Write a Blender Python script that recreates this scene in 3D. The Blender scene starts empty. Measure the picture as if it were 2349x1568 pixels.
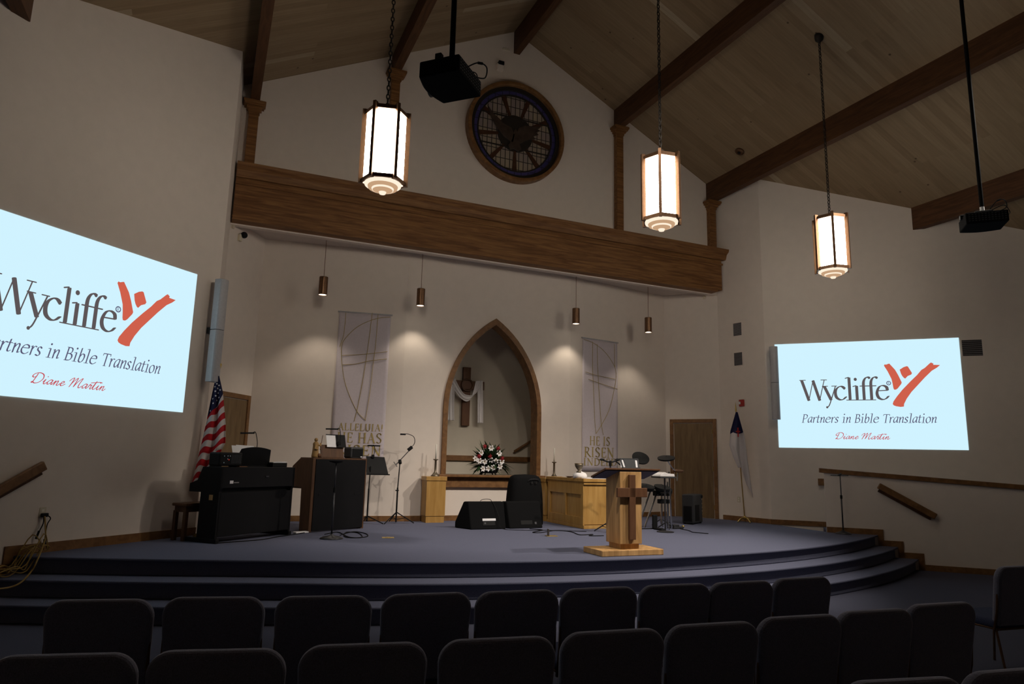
import bpy, math, random
from mathutils import Vector, Matrix
random.seed(7)
PI = math.pi
SC = bpy.context.scene
C = SC.collection

# ---------------------------------------------------------------- camera, world, exposure
CAMZ = 1.74
YAW, PITCH, ROLL = math.radians(23.524), math.radians(9.899), math.radians(1.354)
FPX = 1566.0
fwd = Vector((math.sin(YAW)*math.cos(PITCH), math.cos(YAW)*math.cos(PITCH), math.sin(PITCH)))
r0 = Vector((math.cos(YAW), -math.sin(YAW), 0)); u0 = r0.cross(fwd)
cr = r0*math.cos(ROLL) + u0*math.sin(ROLL); cu = -r0*math.sin(ROLL) + u0*math.cos(ROLL)
cam = bpy.data.cameras.new('camera'); camo = bpy.data.objects.new('camera', cam); C.objects.link(camo)
cam.sensor_width = 36; cam.lens = 36*FPX/2349; cam.clip_start = .05; cam.clip_end = 100
mw = Matrix.Identity(4)
for i in range(3):
    mw[i][0], mw[i][1], mw[i][2] = cr[i], cu[i], -fwd[i]
mw[2][3] = CAMZ
camo.matrix_world = mw
SC.camera = camo
w = bpy.data.worlds.new('world'); SC.world = w; w.use_nodes = True
w.node_tree.nodes['Background'].inputs[0].default_value = (0.010, 0.009, 0.009, 1)
w.node_tree.nodes['Background'].inputs[1].default_value = .1
SC.view_settings.view_transform = 'Standard'; SC.view_settings.look = 'None'
SC.view_settings.exposure = 0.0; SC.view_settings.gamma = 1.0; SC.view_settings.use_curve_mapping = False
try:
    SC.cycles.use_denoising = True; SC.cycles.max_bounces = 8; SC.cycles.diffuse_bounces = 5
    SC.cycles.sample_clamp_indirect = 4.0
except Exception: pass
LANTERN_E = 22.0      # luminance of the lantern panes
SPOT_W = 30.0          # downlight lamps
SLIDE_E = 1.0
# stage spotlights on the ceiling beams over the nave (out of the picture), aimed at the platform
STAGE_SPOTS = (((10.55, 4.6, 7.86), 1750, (5.4, 10.0, .6)), ((7.95, 4.4, 9.10), 1700, (5.2, 9.8, .6)), ((2.75, 4.4, 9.10), 1250, (5.4, 9.8, .6)))

# measured points: a picture point turned into a point at a known height / depth / wall
def ray(px, py):
    return cr*((px-1174.5)/FPX) + cu*(-(py-784)/FPX) + fwd
def atz(px, py, z):
    d = ray(px, py); return d*((z-CAMZ)/d.z) + Vector((0, 0, CAMZ))
def aty(px, py, Y):
    d = ray(px, py); return d*(Y/d.y) + Vector((0, 0, CAMZ))
def atw(px, py, A, B, off=0.0):
    n = Vector((-(B[1]-A[1]), B[0]-A[0], 0)).normalized()
    d = ray(px, py)
    return d*((n.x*A[0]+n.y*A[1]-off)/(n.x*d.x+n.y*d.y)) + Vector((0, 0, CAMZ))

# ---------------------------------------------------------------- room plan (metres)
ST = .57                                   # stage height
L0, L1, L2 = (0.0, 12.5), (.64, 13.48), (3.37, 13.05)
R2, R1, R0 = (7.08, 13.05), (9.95, 13.54), (10.72, 12.5)
LC, RC = (-.07, 11.31), (10.96, 11.3)
AX = 5.35
def ceil_z(x): return 11.02 - .4975*abs(x-AX)
SOF = 5.835
NY0, NY1 = 13.3, 14.3

# ---------------------------------------------------------------- materials
def nmat(name):
    m = bpy.data.materials.new(name); m.use_nodes = True
    return m, m.node_tree.nodes, m.node_tree.links, m.node_tree.nodes['Principled BSDF']
def plain(name, col, rough=.6, metal=0.0, noise=.12, scale=30, bump=0.0, spec=.4, sheen=0.0):
    m, N, K, B = nmat(name)
    tc = N.new('ShaderNodeTexCoord'); nz = N.new('ShaderNodeTexNoise'); nz.inputs['Scale'].default_value = scale
    nz.inputs['Detail'].default_value = 4
    rp = N.new('ShaderNodeValToRGB')
    rp.color_ramp.elements[0].position = .3; rp.color_ramp.elements[1].position = .7
    rp.color_ramp.elements[0].color = tuple(c*(1-noise) for c in col)+(1,)
    rp.color_ramp.elements[1].color = tuple(min(1, c*(1+noise)) for c in col)+(1,)
    K.new(tc.outputs['Object'], nz.inputs['Vector']); K.new(nz.outputs['Fac'], rp.inputs['Fac']); K.new(rp.outputs['Color'], B.inputs['Base Color'])
    B.inputs['Roughness'].default_value = rough; B.inputs['Metallic'].default_value = metal
    B.inputs['Specular IOR Level'].default_value = spec
    if bump:
        bp = N.new('ShaderNodeBump'); bp.inputs['Strength'].default_value = bump; bp.inputs['Distance'].default_value = .01
        K.new(nz.outputs['Fac'], bp.inputs['Height']); K.new(bp.outputs['Normal'], B.inputs['Normal'])
    if sheen:
        B.inputs['Sheen Weight'].default_value = sheen; B.inputs['Sheen Roughness'].default_value = .5; B.inputs['Sheen Tint'].default_value = (.85, .85, 1, 1)
    return m
def wood(name, c1, c2, stretch=(1, 12, 12), scale=2.0, rough=.5, spec=.3):
    m, N, K, B = nmat(name)
    tc = N.new('ShaderNodeTexCoord'); mp = N.new('ShaderNodeMapping'); mp.inputs['Scale'].default_value = stretch
    nz = N.new('ShaderNodeTexNoise'); nz.inputs['Scale'].default_value = scale; nz.inputs['Detail'].default_value = 8; nz.inputs['Distortion'].default_value = .8
    rp = N.new('ShaderNodeValToRGB'); rp.color_ramp.elements[0].position = .35; rp.color_ramp.elements[1].position = .68
    rp.color_ramp.elements[0].color = c1+(1,); rp.color_ramp.elements[1].color = c2+(1,)
    K.new(tc.outputs['Object'], mp.inputs[0]); K.new(mp.outputs[0], nz.inputs['Vector']); K.new(nz.outputs['Fac'], rp.inputs['Fac'])
    K.new(rp.outputs['Color'], B.inputs['Base Color']); B.inputs['Roughness'].default_value = rough
    B.inputs['Specular IOR Level'].default_value = spec
    bp = N.new('ShaderNodeBump'); bp.inputs['Strength'].default_value = .08; K.new(nz.outputs['Fac'], bp.inputs['Height']); K.new(bp.outputs['Normal'], B.inputs['Normal'])
    return m
def emit(name, col, s):
    m, N, K, B = nmat(name)
    B.inputs['Base Color'].default_value = (.01, .01, .01, 1)
    B.inputs['Emission Color'].default_value = col+(1,); B.inputs['Emission Strength'].default_value = s
    B.inputs['Roughness'].default_value = .8; B.inputs['Specular IOR Level'].default_value = 0
    return m
def planks(name):
    m, N, K, B = nmat(name)
    tc = N.new('ShaderNodeTexCoord'); br = N.new('ShaderNodeTexBrick')
    br.offset = .37; br.inputs['Scale'].default_value = 1.0
    br.inputs['Brick Width'].default_value = 2.9; br.inputs['Row Height'].default_value = .145; br.inputs['Mortar Size'].default_value = .0025
    br.inputs['Color1'].default_value = (0, 0, 0, 1); br.inputs['Color2'].default_value = (1, 1, 1, 1); br.inputs['Mortar'].default_value = (.3, .3, .3, 1)
    bc = N.new('ShaderNodeValToRGB'); e_ = bc.color_ramp.elements; e_[0].color = (.235, .165, .098, 1); e_[1].position = .80; e_[1].color = (.29, .215, .135, 1)
    e2 = e_.new(.955); e2.color = (.29, .215, .135, 1); e3 = e_.new(.975); e3.color = (.38, .31, .22, 1)
    mp = N.new('ShaderNodeMapping'); mp.inputs['Scale'].default_value = (1.2, 14, 1)
    nz = N.new('ShaderNodeTexNoise'); nz.inputs['Scale'].default_value = 1.6; nz.inputs['Detail'].default_value = 6
    rp = N.new('ShaderNodeValToRGB'); rp.color_ramp.elements[0].color = (.72, .68, .62, 1); rp.color_ramp.elements[1].color = (1.15, 1.12, 1.08, 1)
    vo = N.new('ShaderNodeTexVoronoi'); vo.inputs['Scale'].default_value = 2.2
    kn = N.new('ShaderNodeValToRGB'); kn.color_ramp.elements[0].position = .03; kn.color_ramp.elements[1].position = .06
    kn.color_ramp.elements[0].color = (.35, .3, .25, 1); kn.color_ramp.elements[1].color = (1, 1, 1, 1)
    mx = N.new('ShaderNodeMix'); mx.data_type = 'RGBA'; mx.blend_type = 'MULTIPLY'; mx.inputs['Factor'].default_value = 1
    mx2 = N.new('ShaderNodeMix'); mx2.data_type = 'RGBA'; mx2.blend_type = 'MULTIPLY'; mx2.inputs['Factor'].default_value = 1
    K.new(tc.outputs['Object'], br.inputs['Vector']); K.new(tc.outputs['Object'], mp.inputs[0]); K.new(mp.outputs[0], nz.inputs['Vector']); K.new(nz.outputs['Fac'], rp.inputs['Fac'])
    K.new(tc.outputs['Object'], vo.inputs['Vector']); K.new(vo.outputs['Distance'], kn.inputs['Fac'])
    K.new(br.outputs['Color'], bc.inputs['Fac']); K.new(bc.outputs['Color'], mx.inputs['A']); K.new(rp.outputs['Color'], mx.inputs['B'])
    K.new(mx.outputs['Result'], mx2.inputs['A']); K.new(kn.outputs['Color'], mx2.inputs['B']); K.new(mx2.outputs['Result'], B.inputs['Base Color'])
    B.inputs['Roughness'].default_value = .6; B.inputs['Specular IOR Level'].default_value = .25
    bp = N.new('ShaderNodeBump'); bp.inputs['Strength'].default_value = .15; bp.inputs['Distance'].default_value = .006; bp.invert = True
    K.new(br.outputs['Fac'], bp.inputs['Height']); K.new(bp.outputs['Normal'], B.inputs['Normal'])
    return m
def leaded(name, c1, c2, mort, bw, rh, ms):
    m, N, K, B = nmat(name)
    tc = N.new('ShaderNodeTexCoord'); mp = N.new('ShaderNodeMapping'); mp.inputs['Rotation'].default_value = (PI/2, 0, 0)
    br = N.new('ShaderNodeTexBrick'); br.offset = 0; br.inputs['Scale'].default_value = 1
    br.inputs['Brick Width'].default_value = bw; br.inputs['Row Height'].default_value = rh; br.inputs['Mortar Size'].default_value = ms
    br.inputs['Color1'].default_value = c1+(1,); br.inputs['Color2'].default_value = c2+(1,); br.inputs['Mortar'].default_value = mort+(1,)
    K.new(tc.outputs['Object'], mp.inputs[0]); K.new(mp.outputs[0], br.inputs['Vector']); K.new(br.outputs['Color'], B.inputs['Base Color'])
    B.inputs['Roughness'].default_value = .35
    return m

M = {}
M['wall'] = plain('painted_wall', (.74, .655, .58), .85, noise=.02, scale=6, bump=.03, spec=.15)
M['wall_niche'] = plain('niche_wall_shaded', (.62, .56, .46), .85, noise=.02, scale=6, spec=.15)  # weaker light inside the niche put into a darker, greener wall colour
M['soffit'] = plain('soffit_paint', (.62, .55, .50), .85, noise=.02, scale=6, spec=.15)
M['planks'] = planks('ceiling_planks')
M['beam'] = wood('dark_beam_wood', (.060, .024, .009), (.10, .042, .016), (9, 1, 9), 2.2, .6)
M['header'] = wood('header_wood', (.145, .060, .019), (.285, .140, .050), (1, 14, 14), 1.6, .55)
M['trim'] = wood('oak_trim', (.15, .070, .026), (.235, .118, .045), (3, 3, 3), 3, .45)
M['door'] = wood('door_oak', (.14, .085, .040), (.21, .135, .065), (10, 10, 1), 1.6, .45)
M['oak_light'] = wood('light_oak', (.38, .205, .055), (.48, .28, .085), (8, 8, 1), 1.5, .4)
M['oak_mid'] = wood('mid_oak', (.40, .225, .085), (.64, .38, .16), (9, 9, 1), 1.7, .45)
M['cross'] = wood('brown_cross_wood', (.115, .05, .024), (.16, .075, .036), (8, 8, 1), 2, .5)
M['darkwood'] = wood('organ_wood', (.075, .035, .017), (.125, .06, .028), (8, 8, 1), 2, .5)
M['carpet'] = plain('blue_grey_carpet', (.125, .132, .190), .95, noise=.18, scale=160, bump=.25, spec=.05)
M['carpet_dark'] = plain('navy_floor_carpet', (.085, .088, .125), .95, noise=.2, scale=160, bump=.25, spec=.05)
M['fabric'] = plain('navy_fabric', (.16, .16, .215), .95, noise=.3, scale=220, bump=.3, spec=.1, sheen=.6)
M['seatfab'] = plain('blue_seat_fabric', (.05, .06, .11), .95, noise=.3, scale=220, bump=.3, spec=.1)
M['black'] = plain('black_plastic', (.0055, .0055, .006), .6, noise=.1, spec=.2)
M['blackfab'] = plain('black_carpet_cloth', (.009, .009, .0095), .95, noise=.25, scale=200, bump=.3, spec=.05)
M['pianoback'] = plain('piano_back', (.0045, .0042, .0052), .6, noise=.15, scale=8, spec=.2)
M['charcoal'] = plain('charcoal_plastic', (.035, .036, .038), .5)
M['bronze'] = plain('bronze', (.16, .085, .045), .35, .75, noise=.15)
M['brass'] = plain('brass', (.45, .30, .10), .3, .9)
M['chain'] = plain('dark_chain', (.030, .024, .020), .6, .3)
M['gold'] = plain('gold_plate', (.55, .40, .14), .35, .8)
M['goldpaint'] = plain('gold_thread', (.40, .30, .10), .6, 0)
M['chrome'] = plain('chrome', (.55, .55, .56), .2, 1.0)
M['steel'] = plain('dark_steel', (.06, .06, .065), .4, .6)
M['greyspk'] = plain('light_grey_metal', (.42, .41, .42), .5, .1, noise=.05)
M['white'] = plain('white_cloth', (.78, .75, .74), .9, noise=.04, spec=.1)
M['paper'] = plain('white_paper', (.80, .79, .80), .8, noise=.02, spec=.1)
M['ivory'] = plain('ivory_candle', (.80, .76, .66), .6, noise=.03)
M['banner'] = plain('lilac_banner_cloth', (.60, .535, .565), .9, noise=.03, spec=.1)
M['red'] = plain('red_plastic', (.35, .015, .012), .4)
M['redpetal'] = plain('red_petal', (.24, .008, .014), .7)
M['leaf'] = plain('green_leaf', (.018, .045, .014), .5, noise=.4)
M['fern'] = plain('fern_green', (.03, .11, .02), .6, noise=.4)
M['vent'] = plain('vent_grey', (.22, .205, .21), .6, noise=.05)
M['ventdark'] = plain('vent_dark', (.035, .033, .033), .7)
M['plate'] = plain('beige_plate', (.62, .55, .42), .5, noise=.03)
M['yellow'] = plain('yellow_cord', (.32, .20, .045), .5)
M['ceramic'] = plain('chalice_pewter', (.16, .13, .09), .35, .6)
M['figure'] = plain('carved_figure', (.34, .20, .07), .6)
M['pane'] = emit('lantern_pane', (1.0, .90, .77), LANTERN_E)
M['bowl'] = emit('lantern_bowl', (1.0, .62, .36), .55); M['bowlrim'] = emit('lantern_bowl_edge', (1.0, .84, .66), 1.05)
M['lens'] = emit('downlight_lens', (1.0, .92, .74), 6.0)
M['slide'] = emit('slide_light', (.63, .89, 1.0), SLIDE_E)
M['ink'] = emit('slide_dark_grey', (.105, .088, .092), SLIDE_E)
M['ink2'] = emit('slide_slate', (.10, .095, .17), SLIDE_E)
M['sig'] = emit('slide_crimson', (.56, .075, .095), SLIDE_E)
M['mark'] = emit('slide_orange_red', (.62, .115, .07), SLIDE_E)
M['led'] = emit('red_led', (1, .05, .03), .5)
M['glassfield'] = leaded('leaded_glass', (.34, .28, .20), (.26, .21, .20), (.02, .016, .014), .105, .20, .009)
M['bluering'] = leaded('blue_glass', (.040, .038, .14), (.06, .052, .17), (.008, .008, .012), .16, .16, .006)
M['hub'] = plain('dark_glass', (.022, .019, .016), .3)
M['dove'] = plain('dove_glass', (.050, .034, .026), .35, noise=.3, scale=8)
M['spoke'] = wood('spoke_wood', (.050, .020, .009), (.075, .032, .015), (4, 4, 4), 3, .5)

# ---------------------------------------------------------------- mesh builder
class MB:
    def __init__(s): s.v = []; s.f = []
    def add(s, vs, fs, T=None):
        o = len(s.v)
        s.v += [tuple(T @ Vector(p)) if T else tuple(p) for p in vs]
        s.f += [tuple(i+o for i in f) for f in fs]; return s
    def box(s, x0, x1, y0, y1, z0, z1, T=None):
        return s.add([(x0, y0, z0), (x1, y0, z0), (x1, y1, z0), (x0, y1, z0), (x0, y0, z1), (x1, y0, z1), (x1, y1, z1), (x0, y1, z1)],
                     [(0, 3, 2, 1), (4, 5, 6, 7), (0, 1, 5, 4), (1, 2, 6, 5), (2, 3, 7, 6), (3, 0, 4, 7)], T)
    def prism(s, poly, a, b, axis='z', T=None):
        n = len(poly)
        f = {'z': lambda p, h: (p[0], p[1], h), 'y': lambda p, h: (p[0], h, p[1]), 'x': lambda p, h: (h, p[0], p[1])}[axis]
        vs = [f(p, a) for p in poly] + [f(p, b) for p in poly]
        fs = [tuple(range(n)), tuple(range(2*n-1, n-1, -1))] + [(i, i+n, (i+1) % n+n, (i+1) % n) for i in range(n)]
        return s.add(vs, fs, T)
    def cyl(s, p, q, r, r2=None, n=14):
        return s.tube([p, q], [r, r if r2 is None else r2], n)
    def tube(s, path, r, n=8, cap=True):
        P = [Vector(p) for p in path]; k = len(P)
        R = r if isinstance(r, (list, tuple)) else [r]*k
        up = None; o = len(s.v)
        for i in range(k):
            t = (P[min(i+1, k-1)]-P[max(i-1, 0)]).normalized()
            if up is None: up = t.orthogonal().normalized()
            else:
                up = up - t*up.dot(t)
                up = up.normalized() if up.length > 1e-6 else t.orthogonal().normalized()
            b = t.cross(up)
            for j in range(n):
                a = 2*PI*j/n; s.v.append(tuple(P[i]+(up*math.cos(a)+b*math.sin(a))*R[i]))
        for i in range(k-1):
            for j in range(n):
                a, c = o+i*n+j, o+i*n+(j+1) % n
                s.f.append((a, c, c+n, a+n))
        if cap: s.f.append(tuple(range(o+n-1, o-1, -1))); s.f.append(tuple(range(o+(k-1)*n, o+k*n)))
        return s
    def lathe(s, prof, n=24, T=None):
        vs = []; fs = []
        for r, z in prof:
            for j in range(n): vs.append((r*math.cos(2*PI*j/n), r*math.sin(2*PI*j/n), z))
        for i in range(len(prof)-1):
            for j in range(n):
                a, c = i*n+j, i*n+(j+1) % n; fs.append((a, c, c+n, a+n))
        fs.append(tuple(range(n-1, -1, -1))); k = (len(prof)-1)*n; fs.append(tuple(range(k, k+n)))
        return s.add(vs, fs, T)
    def ball(s, c, r, n=14, m=8, T=None):
        rx, ry, rz = r if isinstance(r, (tuple, list)) else (r, r, r)
        vs = []; fs = []
        for i in range(m+1):
            t = PI*i/m
            for j in range(n):
                a = 2*PI*j/n
                vs.append((c[0]+rx*math.sin(t)*math.cos(a), c[1]+ry*math.sin(t)*math.sin(a), c[2]-rz*math.cos(t)))
        for i in range(m):
            for j in range(n):
                a, d = i*n+j, i*n+(j+1) % n; fs.append((a, d, d+n, a+n))
        return s.add(vs, fs, T)
    def torus(s, c, R, r, axis='z', n=20, m=8, sx=1.0):
        path = []
        for i in range(n+1):
            a = 2*PI*i/n; x, y = R*math.cos(a)*sx, R*math.sin(a)
            path.append({'z': (c[0]+x, c[1]+y, c[2]), 'y': (c[0]+x, c[1], c[2]+y), 'x': (c[0], c[1]+x, c[2]+y)}[axis])
        return s.tube(path, r, m, cap=False)
    def grid(s, fn, nu, nv, thick=0.0):
        o = len(s.v)
        for j in range(nv+1):
            for i in range(nu+1): s.v.append(tuple(fn(i/nu, j/nv)))
        for j in range(nv):
            for i in range(nu):
                a = o+j*(nu+1)+i; s.f.append((a, a+1, a+nu+2, a+nu+1))
        return s
    def build(s, name, mat, parent=None, smooth=False, bevel=0.0, seg=2, solid=0.0, uv=None, subsurf=0):
        me = bpy.data.meshes.new(name); me.from_pydata(s.v, [], s.f); me.update()
        o = bpy.data.objects.new(name, me); C.objects.link(o)
        me.materials.append(mat)
        if uv:
            L = me.uv_layers.new(name='UVMap')
            for lp in me.loops: L.data[lp.index].uv = uv[lp.vertex_index]
        if parent: o.parent = parent
        if smooth:
            for p in me.polygons: p.use_smooth = True
        if solid:
            md = o.modifiers.new('solid', 'SOLIDIFY'); md.thickness = solid; md.offset = 0
        if bevel:
            md = o.modifiers.new('bevel', 'BEVEL'); md.width = bevel; md.segments = seg; md.limit_method = 'ANGLE'; md.angle_limit = math.radians(40)
        if subsurf:
            md = o.modifiers.new('sub', 'SUBSURF'); md.levels = subsurf; md.render_levels = subsurf
        return o
def tag(o, label=None, cat=None, group=None, kind=None):
    if label: o['label'] = label
    if cat: o['category'] = cat
    if group: o['group'] = group
    if kind: o['kind'] = kind
    return o
def thing(name, label, cat, loc=(0, 0, 0), rotz=0.0, group=None):
    o = bpy.data.objects.new(name, None); C.objects.link(o); o.empty_display_size = .1
    o.location = loc; o.rotation_euler = (0, 0, rotz)
    return tag(o, label, cat, group, 'thing')
def struct(name, mb, mat, parent=None, **k):
    o = mb.build(name, mat, parent, **k)
    if not parent: o['kind'] = 'structure'
    return o
def dup(root, loc, rotz, label, group=None):
    r = root.copy(); C.objects.link(r); r.location = loc; r.rotation_euler = (0, 0, rotz); r['label'] = label
    if group: r['group'] = group
    for ch in list(root.children):
        c = ch.copy(); C.objects.link(c); c.parent = r
        for g in list(ch.children):
            d = g.copy(); C.objects.link(d); d.parent = c
    return r
def lerp(a, b, t): return a+(b-a)*t
def spline(P, n=8):
    P = [Vector(p) for p in P]; out = []
    for i in range(len(P)-1):
        a, b, c, d = P[max(i-1, 0)], P[i], P[i+1], P[min(i+2, len(P)-1)]
        for k in range(n):
            t = k/n
            out.append(.5*((2*b)+(c-a)*t+(2*a-5*b+4*c-d)*t*t+(3*b-a-3*c+d)*t*t*t))
    out.append(P[-1]); return out
def ang(A, B): return math.atan2(B[1]-A[1], B[0]-A[0])

# ---------------------------------------------------------------- pen-drawn lettering
SERIF = {
 'W': (1.38, [('L', 1, (.10, .99), (.42, 0)), ('L', .3, (.42, 0), (.67, .97)), ('L', 1, (.67, .97), (.96, 0)), ('L', .3, (.96, 0), (1.23, .99)), ('S', -.02, .31, 1), ('S', 1.05, 1.37, 1)]),
 'y': (.62, [('L', 1, (.07, .68), (.37, .02)), ('C', .4, (.62, .68), (.40, .08), (.27, -.24), (.15, -.36)), ('D', .16, -.34, .055), ('S', -.05, .25, .69), ('S', .42, .70, .69)]),
 'c': (.56, [('C', 1, (.50, .57), (.40, .66), (.26, .66), (.10, .53), (.05, .33), (.10, .13), (.26, .02), (.42, .04), (.55, .15)), ('D', .49, .57, .06)]),
 'l': (.36, [('L', 1, (.19, 1.07), (.19, .02)), ('L', .5, (.02, 1.06), (.16, 1.1)), ('S', 0, .38, 0)]),
 'i': (.36, [('L', 1, (.18, .66), (.18, .02)), ('L', .5, (.02, .66), (.15, .69)), ('D', .14, 1.0, .078), ('S', 0, .38, 0)]),
 'f': (.40, [('C', 1, (.17, .02), (.17, .5), (.18, .85), (.26, 1.03), (.38, 1.1), (.46, 1.07)), ('D', .46, 1.06, .06), ('L', .5, (.01, .67), (.40, .67)), ('S', 0, .38, 0)]),
 'e': (.62, [('L', .6, (.10, .43), (.56, .45)), ('C', 1, (.56, .45), (.52, .61), (.36, .68), (.19, .62), (.08, .42), (.07, .24), (.15, .08), (.32, .01), (.48, .06), (.58, .16))]),
 'P': (.62, [('L', 1, (.14, .98), (.14, .02)), ('C', .9, (.14, .97), (.36, .98), (.53, .88), (.55, .72), (.46, .53), (.30, .47), (.2, .48)), ('S', 0, .3, 1), ('S', 0, .32, 0)]),
 'B': (.64, [('L', 1, (.14, .98), (.14, .02)), ('C', .9, (.14, .97), (.36, .98), (.48, .88), (.48, .68), (.34, .54), (.15, .53)), ('C', 1, (.3, .54), (.50, .48), (.58, .28), (.48, .07), (.28, .02), (.12, .02)), ('S', 0, .3, 1), ('S', 0, .3, 0)]),
 'T': (.66, [('L', 1, (.34, .97), (.34, .02)), ('L', .8, (.02, .97), (.66, .97)), ('L', .5, (.02, .97), (.0, .82)), ('L', .5, (.66, .97), (.68, .82)), ('S', .2, .48, 0)]),
 'a': (.54, [('C', 1, (.46, .66), (.30, .68), (.12, .52), (.05, .25), (.12, .04), (.24, .06), (.42, .36), (.46, .62)), ('C', 1, (.47, .66), (.43, .25), (.44, .05), (.55, .08))]),
 'r': (.40, [('L', 1, (.12, .64), (.12, .0)), ('C', .8, (.13, .36), (.22, .58), (.33, .67), (.42, .62)), ('L', .6, (.02, .6), (.12, .66))]),
 't': (.36, [('C', 1, (.16, .88), (.14, .4), (.13, .1), (.22, .02), (.34, .10)), ('L', .6, (.01, .64), (.33, .64))]),
 'n': (.56, [('L', 1, (.12, .64), (.12, 0)), ('C', 1, (.13, .32), (.24, .56), (.38, .67), (.46, .56), (.44, .25), (.45, .04), (.56, .08)), ('L', .6, (.02, .6), (.12, .66))]),
 's': (.42, [('C', 1, (.36, .58), (.24, .68), (.10, .58), (.12, .42), (.28, .30), (.34, .14), (.22, .01), (.04, .08))]),
 'b': (.54, [('L', 1, (.12, 1.08), (.10, .1)), ('C', 1, (.12, .40), (.26, .64), (.44, .62), (.50, .38), (.40, .08), (.22, .0), (.10, .1))]),
 'o': (.56, [('C', 1, (.28, .67), (.10, .54), (.05, .30), (.14, .04), (.28, .0), (.46, .14), (.50, .38), (.42, .62), (.28, .67))]),
 'A': (.80, [('L', .4, (.12, .02), (.42, 1)), ('L', 1, (.40, 1), (.72, .02)), ('L', .5, (.22, .36), (.60, .36)), ('S', .0, .25, 0), ('S', .58, .84, 0)]),
 'L': (.62, [('L', 1, (.16, .98), (.16, .02)), ('L', .7, (.16, .02), (.58, .02)), ('L', .5, (.58, .02), (.62, .2)), ('S', .02, .32, 1), ('S', .02, .2, 0)]),
 'E': (.62, [('L', 1, (.16, .98), (.16, .02)), ('L', .7, (.16, .02), (.56, .02)), ('L', .7, (.16, .98), (.54, .98)), ('L', .6, (.16, .52), (.46, .52)), ('L', .5, (.56, .02), (.60, .18)), ('L', .5, (.54, .98), (.56, .84)), ('L', .5, (.46, .44), (.46, .60))]),
 'U': (.84, [('C', 1, (.16, .98), (.16, .4), (.22, .1), (.42, .0), (.62, .1), (.68, .4), (.68, .98)), ('S', .02, .30, 1), ('S', .56, .82, 1)]),
 'I': (.36, [('L', 1, (.17, .98), (.17, .02)), ('S', .03, .32, 1), ('S', .03, .32, 0)]),
 'H': (.86, [('L', 1, (.16, .98), (.16, .02)), ('L', 1, (.70, .98), (.70, .02)), ('L', .6, (.16, .51), (.70, .51)), ('S', .02, .30, 1), ('S', .02, .30, 0), ('S', .56, .84, 1), ('S', .56, .84, 0)]),
 'S': (.60, [('C', 1, (.50, .84), (.38, .98), (.22, .98), (.10, .84), (.14, .64), (.36, .48), (.50, .30), (.44, .08), (.26, .01), (.08, .12))]),
 'R': (.72, [('L', 1, (.16, .98), (.16, .02)), ('C', .9, (.16, .97), (.36, .98), (.50, .88), (.50, .68), (.38, .52), (.18, .50)), ('C', 1, (.30, .52), (.48, .26), (.74, .0)), ('S', .02, .3, 1), ('S', .02, .32, 0)]),
 'N': (.86, [('L', .5, (.16, .98), (.16, .02)), ('L', 1, (.14, .99), (.70, .0)), ('L', .5, (.71, .98), (.71, 0)), ('S', .0, .2, 1), ('S', .03, .30, 0), ('S', .57, .85, 1)]),
 'D': (.82, [('L', 1, (.16, .98), (.16, .02)), ('C', 1, (.16, .98), (.46, .97), (.70, .78), (.74, .5), (.66, .2), (.44, .03), (.16, .02)), ('S', .02, .2, 1), ('S', .02, .2, 0)]),
 '!': (.26, [('L', 1, (.13, .98), (.13, .30)), ('D', .13, .05, .065)]),
 ' ': (.34, []),
}
SCRIPT = {
 'D': (.95, [('C', 1, (.30, .92), (.22, .5), (.10, .04), (.02, .08), (.10, .12), (.30, .0), (.62, .12), (.86, .48), (.80, .86), (.48, 1.02), (.10, .92), (-.06, .66), (.06, .54), (.22, .62))]),
 'i': (.34, [('C', 1, (.02, .20), (.16, .46), (.08, .10), (.18, .02), (.34, .20)), ('D', .26, .74, .05)]),
 'a': (.56, [('C', 1, (.44, .42), (.28, .48), (.08, .28), (.06, .06), (.18, .04), (.38, .28), (.45, .44), (.38, .12), (.44, .03), (.56, .20))]),
 'n': (.56, [('C', 1, (.02, .20), (.14, .44), (.06, .02), (.14, .26), (.32, .46), (.36, .34), (.30, .08), (.40, .02), (.56, .20))]),
 'e': (.46, [('C', 1, (.02, .18), (.20, .26), (.34, .38), (.26, .47), (.12, .36), (.08, .12), (.20, .02), (.46, .22))]),
 'M': (1.15, [('C', 1, (-.12, .60), (.04, .84), (.22, .90), (.10, .30), (.02, .02), (.20, .5), (.54, .96), (.46, .4), (.40, .06), (.62, .56), (.98, .98), (.84, .4), (.82, .08), (.94, .02), (1.12, .22))]),
 'r': (.40, [('C', 1, (.02, .20), (.14, .50), (.20, .40), (.30, .42), (.22, .12), (.28, .02), (.40, .18))]),
 't': (.40, [('C', 1, (.02, .20), (.26, .86), (.14, .40), (.08, .10), (.18, .02), (.40, .20)), ('C', .9, (-.22, .66), (.10, .72), (.56, .82), (.80, .78))]),
 ' ': (.42, []),
}
def hull(P):
    P = sorted(set((round(a, 6), round(b, 6)) for a, b in P))
    def half(Q):
        h = []
        for p in Q:
            while len(h) > 1 and (h[-1][0]-h[-2][0])*(p[1]-h[-2][1])-(h[-1][1]-h[-2][1])*(p[0]-h[-2][0]) <= 0: h.pop()
            h.append(p)
        return h
    a, b = half(P), half(P[::-1]); return a[:-1]+b[:-1]
def pen(polys, pts, a, b, th):
    nib = [(a*math.cos(t)*math.cos(th)-b*math.sin(t)*math.sin(th), a*math.cos(t)*math.sin(th)+b*math.sin(t)*math.cos(th)) for t in [2*PI*k/8 for k in range(8)]]
    for p, q in zip(pts[:-1], pts[1:]):
        polys.append(hull([(p[0]+x, p[1]+y) for x, y in nib]+[(q[0]+x, q[1]+y) for x, y in nib]))
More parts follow.
